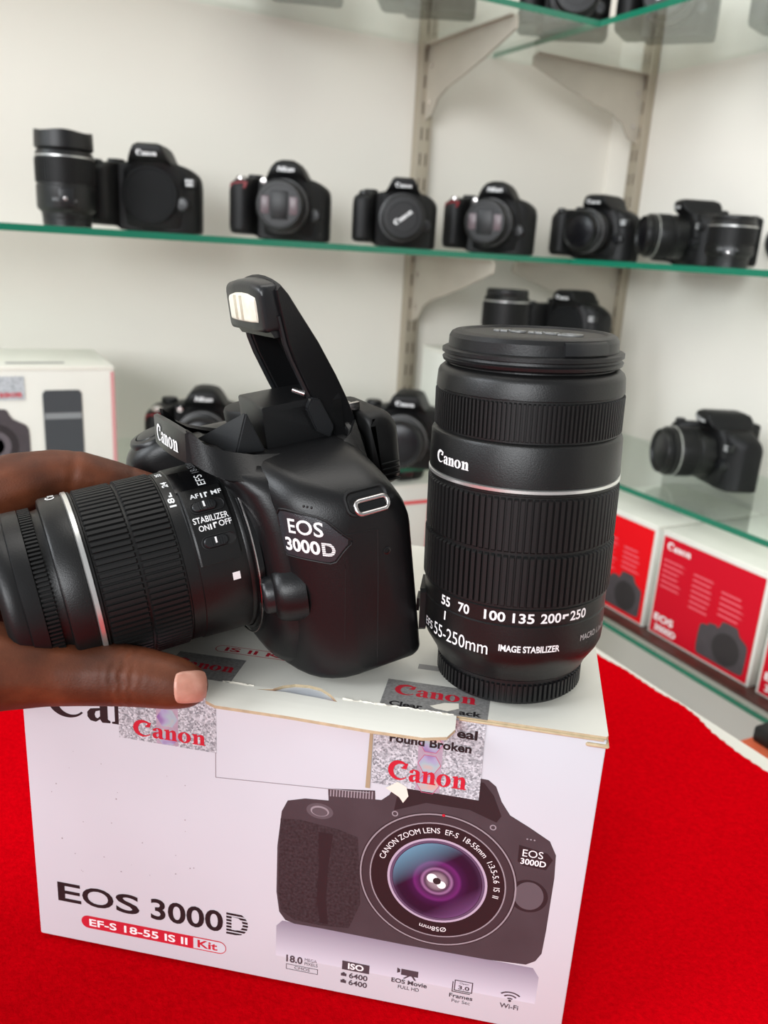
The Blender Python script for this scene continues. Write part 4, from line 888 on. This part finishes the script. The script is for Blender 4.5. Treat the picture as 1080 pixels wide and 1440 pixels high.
# creases of the thumb knuckle and the finger joints, pressed into the surface
def crease(px, py, t, axis, amp, period, reach, w):
    c = D(px, py, t) - H0; ax = Vector(axis).normalized()
    for v in me.vertices:
        d = v.co - c
        if d.length < reach:
            s_ = d.dot(ax); lat = (d - ax * s_).length
            g_ = math.exp(-(s_ / w) ** 2) * max(0, 1 - lat / reach)
            wob = .0005 * math.sin(lat * 1400 + s_ * 400)
            v.co += v.normal * (-amp * g_ * (.5 + .5 * math.cos((s_ + wob) * 2 * PI / period)))
tax = (D(200, 952, .285) - D(120, 948, .2835))
crease(172, 950, .276, tax, .0008, .0032, .016, .0060)
iax = (D(150, 676, .334) - D(75, 666, .326))
crease(104, 655, .322, iax, .0009, .02, .014, .0018)
crease(186, 676, .331, iax, .0005, .02, .012, .0014)
me.update()
for p in me.polygons: p.use_smooth = True
me.materials.clear(); me.materials.append(M_SKIN)
# thumbnail
HBV = bvh_of(ho)
rows = []
NU, NV = 16, 14
for i in range(NU + 1):
    row = []
    for j in range(NV + 1):
        a, b = i / NU * 2 - 1, j / NV * 2 - 1
        # rounded rectangle in pixels, free edge to the right
        k = (1 - abs(b) ** 3.2 * .22) if a > 0 else (1 - abs(b) ** 2.6 * .16)
        px_ = 268 + a * 24.5 * k; py_ = 966 + b * 24 * (1 - abs(a) ** 4 * .16) - a * 1.5
        o_ = EYE - H0; dr = ray(px_, py_).normalized(); h = HBV.ray_cast(o_, dr)
        row.append((h[0], h[1]) if h[0] else None)
    rows.append(row)
bm = new(); g = {}
for i in range(NU + 1):
    for j in range(NV + 1):
        if rows[i][j]:
            p, n_ = rows[i][j]; edge_ = min(i, NU - i, j, NV - j); g[i, j] = bm.verts.new(p + n_ * (.00045 if edge_ else -.0002))
for i in range(NU):
    for j in range(NV):
        q = [g.get(k) for k in ((i, j), (i + 1, j), (i + 1, j + 1), (i, j + 1))]
        if all(q): bm.faces.new(q)
nail_m = skin_mat('nail_pink', (176, 122, 104), (192, 138, 120), (206, 156, 138), 160); nail_m.node_tree.nodes['Principled BSDF'].inputs['Roughness'].default_value = .3
obj('thumbnail', bm, nail_m, ho, angle=80, label='pinkish thumbnail')

# ------------------------------------------------------------------ cameras and lenses on the shelves
def rr_xy(w, y0, y1, z, r, n=5):
    return [(x * MM, y * MM, z * MM) for x, y in rrect(-w, w, y0, y1, (r, r, r, r), n)]
BODY_ME = {}
M_SHELFCAM = mat('shelf_camera_plastic', (13, 13, 14), 0.5, bump=.1, bscale=1200, spec=.3)
M_GLASSY = mat('front_glass', (14, 13, 17), .3, spec=.3)
M_CAPRED = mat('dark_red_plastic', (120, 22, 30), .4)
def shelf_camera(label, loc, delta, group, style='angular', lens='kit', sc=1.0, cap=None, accent=True, badge=True):
    p = Vector(loc); phi = math.atan2(-p.y, -p.x) - math.radians(delta)
    t = thing('dslr_camera', label, 'camera', loc, phi + PI / 2, group); t.scale = (sc, sc, sc)
    if not BODY_ME:
        o = obj('body', body_bm(), M_SHELFCAM, t, angle=60); BODY_ME['b'] = o.data
    else:
        o = bpy.data.objects.new('body', BODY_ME['b']); COL.objects.link(o); o.parent = t
    bm = rings(new(), [sup(w, yf, yb, z) for z, w, yf, yb in ((1.5, 33, 1, 12), (7, 39, -3.4, 12), (40, 43, -4.2, 12), (66, 39.5, -5.2, 12), (76, 33, -8, 11), (80, 28, -11, 9))]); obj('front_panel', bm, M_SHELFCAM, t, angle=60)
    hs = ((76, 28, -4, 45, 5), (84, 23, -15, 46, 4), (91, 19.5, -18, 46, 3), (96.5, 16.8, -17.5, 43, 3), (99.5, 13, -13, 36, 4)) if style == 'angular' else ((76, 30, -4, 45, 6), (84, 25, -13, 46, 7), (92, 20.5, -15, 45, 8), (98, 15.5, -12.5, 40, 8), (101.2, 9, -6, 30, 7))
    hump = obj('finder_hump', rings(new(), [rr_xy(w, a, b, z, r) for z, w, a, b, r in hs]), M_SHELFCAM, t, angle=50)
    if style == 'angular': b = logo(-12, 85.2, 24, 6.2)
    else:
        b = text('Nikon', -11, 86, 22, 6.4, .03)
        for v in b.verts: v.co.x += (v.co.y - 86) * .25
    yl = -18.6 if style == 'angular' else -16.0
    obj('finder_lettering', wrap(b, lambda x, y: (x * MM, (yl + (.5 if y < 88 else 0) - .2) * MM, y * MM)), M_WHITE, hump, smooth=False)
    bm = lathe(new(), [(7.5, -1), (7.4, 2), (5.6, 3), (5.2, 4), (.1, 4.2)], 24); o = obj('shutter_button', bm, M_CHROME if style != 'angular' else M_BODY2, t); o.location = (-.058, -.018, .074)
    bm = lathe(new(), [(10.5, 0), (10.8, 4), (9.6, 6), (.1, 6)], 32); o = obj('mode_dial', bm, M_RUBBER, t); o.location = (-.048, .026, .0765)
    bm = loft_x([(x, 46, 60 - e, 60 + e, 86 - e, (3, 4, 5, 2), ) for x, e in ((-18, 3), (-15, 0), (15, 0), (18, 3))], 4); obj('eyecup', bm, M_RUBBER, t)
    if style != 'angular':
        bm = rings(new(), [[Vector((x, y, z)) * MM for x, y, z in ((-72, yy - 24.2 + .0, 60), (-50, yy - 29.4, 62.5), (-47.5, yy - 28.2, 70.5), (-58, yy - 28.6, 71), (-71, yy - 24, 68))] for yy in (0, 3)])
        if accent: obj('grip_accent', bm, M_CAPRED, t, label='dark red flash on the grip')
        else: bm.free()
        bm = lathe(new(), [(3.4, -2), (3.4, .4), (.1, .8)], 20); o = front_turn(obj('chrome_lamp', bm, M_CHROME, t), 74); o.location = (-.030, -.0105, .0735)
    elif badge:
        bm = new(); box(bm, .041, .0525, -.0012, .008, .054, .064, .001); o = obj('name_badge', bm, M_BODY2, t, label='badge with white lettering')
        b = text('EOS', 42, 59.5, 9, 3.2, .02); obj('badge_lettering', wrap(b, lambda x, y: (x * MM, -.0014, y * MM)), M_WHITE, o, smooth=False)
        b = text('3000D', 42, 55, 9.4, 3.2, .02); obj('badge_lettering', wrap(b, lambda x, y: (x * MM, -.0014, y * MM)), M_WHITE, o, smooth=False)
    bm = lathe(new(), [(9, -3), (8.6, 5), (6.6, 6), (6.4, 9), (.1, 9.4)], 28); o = obj('release_button', bm, M_BODY2, t); o.location = (.0375, .006, .034); o.rotation_euler = (PI / 2, 0, 0)
    if lens == 'bodycap':
        bm = lathe(new(), [(33.5, 3), (33.5, 7), (32.5, 8), (29.5, 8.2), (29, 7.4), (.1, 7.4)], 64); front_turn(obj('body_cap', bm, mat('body_cap_plastic', (20, 21, 22), .7, spec=.2), t), 42.5)
    else:
        Ln = {'kit': 70, 'short': 52}[lens]
        bm = lathe(new(), [(33, 4), (33.2, 22), (32, 23), (32, 26), (33, 27), (33, Ln - 20), (32.2, Ln - 19), (33.2, Ln - 18), (33.0, Ln - 9), (30, Ln - 8), (30, Ln - 2), (29.2, Ln), (27.5, Ln), (25, Ln - 3), (.1, Ln - 4)], 72)
        ln = front_turn(obj('zoom_lens', bm, M_LENS, t), 42.5)
        obj('zoom_grip', ribbed(new(), 32.8, 33.9, 28, Ln - 21, 48, .6, .8), M_RUBBER, ln, angle=30)
        obj('silver_ring', lathe(new(), [(33.2, Ln - 18.6), (33.8, Ln - 18.4), (33.8, Ln - 17.4), (33.2, Ln - 17.2)], 64, False, False), M_SILVER if lens == 'kit' else M_GREY, ln)
        if cap == 'logo':
            c = obj('lens_cap', lathe(new(), [(29.6, Ln - 1), (29.8, Ln + 4), (28.4, Ln + 5.4), (21, Ln + 5.6), (20.4, Ln + 4.6), (.1, Ln + 4.6)], 64), M_CAP, ln)
            b = logo(-15, -3.6, 30, 7.2); ca, sa = math.cos(math.radians(38)), math.sin(math.radians(38))
            obj('cap_lettering', wrap(b, lambda x, y: ((x * ca - y * sa) * MM, (x * sa + y * ca) * MM, (Ln + 5.8) * MM)), M_WHITE, c, smooth=False)
        elif cap == 'pinch':
            c = obj('lens_cap', lathe(new(), [(29.6, Ln - 1), (29.8, Ln + 4), (28.4, Ln + 5.4), (26, Ln + 5.6), (25.6, Ln + 4.0), (.1, Ln + 4.0)], 64), M_CAP, ln)
            for s in (1, -1):
                bm = new(); box(bm, min(s * 13, s * 24) * MM, max(s * 13, s * 24) * MM, -.011, .011, (Ln + 3.6) * MM, (Ln + 4.8) * MM, .001); obj('cap_clip', bm, mat('cap_clip_grey', (96, 82, 86), .35), c)
            bm = new(); box(bm, -.011, .011, -.017, .017, (Ln + 3.8) * MM, (Ln + 5.0) * MM, .001); obj('cap_bridge', bm, M_CAP, c)
        else:
            obj('front_glass', lathe(new(), [(25, Ln - 3.4), (20, Ln - 1.6), (10, Ln - .4), (.1, Ln)], 48, True, True), M_GLASSY, ln)
    return t
def standing_lens(label, loc, group, rad, h, hood=False, sc=1.0):
    t = thing('camera_lens', label, 'lens', loc, math.atan2(loc[1], loc[0]) - PI / 2, group)
    obj('rear_cap', lathe(new(), [(rad * .82, 0), (rad * .84, 8), (rad * .82, 8.6)], 64), M_CAP, t)
    hb = h * (.80 if hood else .90)
    obj('barrel', lathe(new(), [(rad * .84, 8.6), (rad * .86, 14), (rad * .98, 18), (rad, 20), (rad, h * .42), (rad * .97, h * .43), (rad * .97, hb - 4), (rad * .9, hb)], 72), M_LENS, t, angle=30)
    obj('zoom_ring', ribbed(new(), rad * .97, rad * 1.01, h * .45, hb - 9, 60, .6, .8), M_RUBBER, t, angle=30)
    obj('silver_ring', lathe(new(), [(rad * .98, hb - 8), (rad * 1.015, hb - 7.6), (rad * 1.015, hb - 6.6), (rad * .98, hb - 6.2)], 64, False, False), M_SILVER, t)
    bm = new(); box(bm, -.008, .008, -(rad + 1.2) * MM, -(rad - 3) * MM, h * .22 * MM, h * .40 * MM, .001); p = obj('switch_panel', bm, M_BODY2, t)
    bm = new(); box(bm, -.003, .001, -(rad + 1.9) * MM, -(rad + .6) * MM, h * .27 * MM, h * .31 * MM, .0004); obj('switch_knob', bm, M_CHROME, p)
    b = text('EFS 18-55mm', -15, h * .12 + 6, 26, 3.2, .02); obj('lens_lettering', wrap(slices(b, 1, 0), lambda x, y: TP(math.degrees(x / rad), y + 8, rad * 1.004)), M_GREY, t, smooth=False)
    if hood:
        n = 72; L = []
        for r_o, zf in ((rad * .90, 0), (rad * .99, 2), (rad * .97, 1e3), (rad * .93, 1e3), (rad * .86, 3)):
            lo = []
            for i in range(n):
                a = 2 * PI * i / n; z = hb + (zf if zf < 100 else (h - hb) * (.95 + .05 * math.cos(2 * a * 2)))
                lo.append((r_o * MM * math.cos(a), r_o * MM * math.sin(a), z * MM))
            L.append(lo)
        obj('lens_hood', rings(new(), L, True, True, True), M_CAP, t, angle=40)
    else:
        obj('front_cap', lathe(new(), [(rad * .86, hb - 1), (rad * .9, hb + 1), (rad * .88, h - 1), (rad * .84, h), (.1, h - .4)], 64), M_CAP, t)
    return t
ZM = LEVELS['middle'] + GT + .0004; ZT = LEVELS['top'] + GT + .0004; ZL = LEVELS['lower'] + GT + .0004; ZB = LEVELS['bottom'] + GT + .0004
def atY(px, Y, z, py=345): p = on_y(px, py, Y); return (p.x, p.y, z)
def atT(px, t, z, py=360): p = deep(px, py, t); return (p.x, p.y, z)
GM = 'cameras and lenses on the eye level glass shelf'
standing_lens('black zoom lens standing upright at the left end of the eye level shelf', atY(97, 1.062, ZM), GM, 31.8, 100, True)
shelf_camera('black camera body with a plain body cap, second from the left on the shelf', atY(214, 1.09, ZM), 14, GM, lens='bodycap')
shelf_camera('rounded black camera with red grip flash and bright shutter button, third on the shelf', atY(402, 1.09, ZM), 10, GM, 'round', 'short', .97, 'pinch')
shelf_camera('small black camera with slanted white lettering on its lens cap', atY(562, 1.075, ZM), -2, GM, 'angular', 'short', .91, 'logo', badge=False)
shelf_camera('rounded black camera with dull red grip flash between the two steel uprights', atY(692, 1.085, ZM), 14, GM, 'round', 'short', .99, 'pinch')
shelf_camera('black camera turned left with a white badge, just left of the right upright', atY(836, 1.085, ZM), 32, GM, 'angular', 'short', .98)
shelf_camera('black camera with a long lens pointing left, behind the short standing lens', atT(958, 1.235, ZM), 68, GM, 'angular', 'kit', .92, badge=True)
standing_lens('short black lens standing on its cap near the right end of the shelf', atT(1024, 1.13, ZM), GM, 31.5, 67)
shelf_camera('black camera cut off by the right edge of the photo on the eye level shelf', atT(1112, 1.2, ZM), 8, GM, 'angular', 'short', .95)
GL = 'cameras on the table height glass shelf'
shelf_camera('rounded black camera with red flash peeking over the big camera wordmark', atT(288, 1.09, ZL, 600), 6, GL, 'round', 'short', 1.0)
shelf_camera('black camera mostly hidden behind the raised flash arm', atT(448, 1.17, ZL, 600), 0, GL, 'angular', 'short', .98, badge=False)
o = shelf_camera('black camera with a dark red side strip between big camera and tall lens', atT(570, 1.13, ZL, 600), 8, GL, 'angular', 'short', 1.04, badge=False)
bm = new(); box(bm, .046, .054, .012, .030, .020, .074, .004); obj('side_strip', bm, mat('deep_red_strip', (84, 12, 22), .5), o, label='dark red side strip')
p = on_z(988, 678, ZL); shelf_camera('black camera with lens pointing left alone on the lower right glass shelf', (p.x, p.y, ZL), 62, GL, 'angular', 'kit', 1.02)
GTp = 'cameras on the topmost glass shelf'
shelf_camera('black camera with red flash at the corner of the topmost shelf', (0.815, 1.065, ZT), -4, GTp, 'round', 'short', 1.0, 'logo')
shelf_camera('black camera with slanted cap lettering on the right topmost shelf', (0.925, .985, ZT), 12, GTp, 'angular', 'short', 1.0, 'logo')
shelf_camera('camera seen from below through the topmost glass, above the left upright', (0.607, 1.09, ZT), 4, GTp, 'angular', 'short', 1.0)
shelf_camera('camera seen from below through the topmost glass, left of the left upright', (0.44, 1.14, ZT), 2, GTp, 'round', 'short', 1.0)
shelf_camera('camera with a pale sticker underneath at the right end of the topmost shelf', tuple(on_z(1138, 40, ZT)[:2]) + (ZT,), 18, GTp, 'angular', 'short', 1.0)

# ------------------------------------------------------------------ cartons on the shelves
M_REDBOX = mat('red_carton', (198, 8, 34), .6, spec=.15); M_REDBOX2 = mat('bright_red_carton', (226, 8, 22), .6, spec=.15); M_PINK = mat('pale_red_print', (226, 96, 110), .5)
def shelf_box(label, x, y, z, rot, w, d, h, group, panel=None):
    t = thing('product_carton', label, 'box', (x, y, z), rot, group)
    bm = new(); box(bm, 0, w, 0, d, 0, h, .0012); obj('carton_body', bm, mat('shelf_carton', (224, 224, 216), .55, vary=.03, vscale=12), t)
    bm = new(); box(bm, -.0006, w + .0006, -.0006, d + .0006, h - .004, h + .0008, .0008); obj('lid', bm, M_CARDTOP, t)
    if panel:
        bm = flat([[(.004, .003), (w - .004, .003), (w - .004, h - .007), (.004, h - .007)]]); obj('printed_panel', wrap(bm, lambda a, b: (a, -.0008, b)), panel, t, smooth=False)
    return t
def on_front(nm, b, m, t, d=.0010): return obj(nm, wrap(b, lambda u, v: (u * MM, -d, v * MM)), m, t, smooth=False)
def mini_camera(t, x, y, w, m1, m2, d=.0011):
    k = w / 105.0
    on_front('printed_camera', flat([[(x + (u - 104) * k, y + (v - 30.5) * k) for u, v in out]]), m1, t, d)
    on_front('printed_lens', flat([[(x + (u - 104) * k, y + (v - 30.5) * k) for u, v in disc(29)]]), m2, t, d + .0002)
def red_box(label, y_left, w, group, panel, n):
    t = shelf_box(label, .828, y_left, ZB + .0046, -PI / 2, w, .2, .148, group, panel); W = w / MM
    on_front('maker_lettering', logo(12, 124, 40, 11), M_WHITE, t)
    rr = random.Random(n); bm = new()
    for cx, top_, k in ((10, 108, 6), (62, 106, 7), (108, 100, 5)):
        for i in range(k):
            y = top_ - i * 7.4; bm = join(bm, flat([[(cx, y), (cx + rr.uniform(24, 38), y), (cx + 30, y + 2.2), (cx, y + 2.2)]]))
    on_front('spec_lines', bm, M_PINK, t)
    on_front('name_lettering', text('EOS', 9, 22, 34, 10, .03), M_WHITE, t); on_front('name_lettering', text('3000D', 12, 8, 38, 9, .03), M_WHITE, t)
    mini_camera(t, W - 86, 8, 76, P_BODY, P_DARK); return t
bd = thing('wooden_board', 'dark brown board under the row of red cartons', 'board', (.808, -.2, ZB))
bm = new(); box(bm, 0, .235, 0, 1.14, 0, .0042, .0008); obj('plank', bm, mat('dark_stained_wood', (74, 44, 38), .35, vary=.25, vscale=25), bd)
GR = 'red camera cartons under the lower right glass shelf'
red_box('bright red carton just behind the tall lens, farthest of the row', .932, .164, GR, M_REDBOX2, 1)
red_box('crimson carton with white wordmark, middle of the row on the right', .7585, .170, GR, M_REDBOX, 2)
red_box('crimson carton cut off by the right edge, nearest of the row', .578, .170, GR, M_REDBOX, 3)
t = shelf_box('white carton with camera and lens pictures at the far left of the lower shelf', -.095, 1.0, ZL, 0, .262, .15, .138, 'white camera cartons on the shelves')
mini_camera(t, 76, 22, 92, P_BODY, P_DARK)
for nm, r, m in (('printed_lens_glass', 20, P_MID), ('printed_lens_core', 12, P_DARK)): on_front(nm, flat([[(76 + (u - 104) * .876, 22 + (v - 30.5) * .876) for u, v in disc(r)]]), m, t, .0015)
b = flat([[(186, 30), (224, 30), (226, 34), (226, 108), (223, 112), (187, 112), (184, 108), (184, 34)]]); on_front('printed_zoom_lens', b, mat('print_lens_grey', (58, 62, 66), .5), t)
on_front('printed_lens_band', flat([[(185, 79), (225, 79), (225, 86), (185, 86)]]), mat('print_band', (128, 132, 134), .5), t, .0013)
on_front('seal_sticker', flat([[(128, 102), (166, 102), (166, 128), (128, 128)]]), M_SEAL, t); on_front('seal_lettering', logo(131, 105, 32, 8), M_RED, t, .0013)
bm = flat([[(150, 20), (212, 20), (212, 34), (150, 34)]]); obj('lid_panel', wrap(bm, lambda u, v: (u * MM, v * MM, .1390)), mat('lid_grey', (150, 148, 146), .5), t, smooth=False)
b = new(); box(b, .2585, .2628, -.0009, .0, .004, .132, .0003, 1); obj('red_edge_strip', b, mat('faded_red', (198, 140, 140), .6), t)
t = shelf_box('white carton with a thin red frame on the lowest left shelf', .50, 1.0, ZB, 0, .152, .15, .166, 'white camera cartons on the shelves')
on_front('red_frame', flat([[(8, 40), (110, 40), (110, 142), (8, 142)], [(12, 44), (104, 44), (104, 137), (12, 137)]]), mat('frame_red', (226, 60, 70), .5), t)
bx = thing('camera_strap', 'black strap coiled on the white carton below the glass', 'strap', (.575, 1.055, ZB + .1668))
bm = new(); pts = [(.042 * math.cos(a) * (1 + .1 * math.sin(3 * a)), .03 * math.sin(a), .008 + .003 * math.sin(2 * a)) for a in [2 * PI * i / 40 for i in range(40)]]; obj('webbing', tube(bm, pts, .008, 8, True), M_RUBBER, bx)
bm = new(); box(bm, -.012, .012, -.038, -.022, 0, .017, .003); obj('buckle', bm, M_GLOSS, bx)
# camera with lens on a carton behind the tall lens
pc = deep(790, 408, 1.25); zc = pc.z - .0985
t = shelf_box('plain white carton behind the tall lens, carrying a camera and lens', .655, 1.03, ZL, math.radians(-8), .26, .14, zc - ZL - .0008, 'white camera cartons on the shelves')
pa = deep(798, 440, 1.30); shelf_camera('black camera with bright wordmark seen just above the tall lens cap', (pa.x, pa.y, zc + .0006), 36, 'camera and lens above the tall lens', 'angular', 'bodycap', .98)
pa = deep(711, 440, 1.22); standing_lens('black lens standing left of the camera above the tall lens cap', (pa.x, pa.y, zc + .0006), 'camera and lens above the tall lens', 34, 96)
# tall orange carton at the right edge beyond the table
pb = on_x(1041, 1024, .60)
t = thing('storage_box', 'orange box with a black lid at the right edge beyond the table', 'box', (pb.x, pb.y, -.7496), -PI / 2)
hh = pb.z + .7496
bm = new(); box(bm, 0, .30, 0, .14, 0, hh - .012, .003); obj('box_body', bm, mat('orange_board', (222, 104, 66), .6, vary=.1, vscale=30), t)
bm = new(); box(bm, .004, .296, .012, .136, hh - .0125, hh + .003, .003); obj('lid', bm, M_DARK, t)
bm = new(); box(bm, .03, .12, .03, .06, hh + .0032, hh + .012, .003); obj('lid_latch', bm, M_CHROME, t)
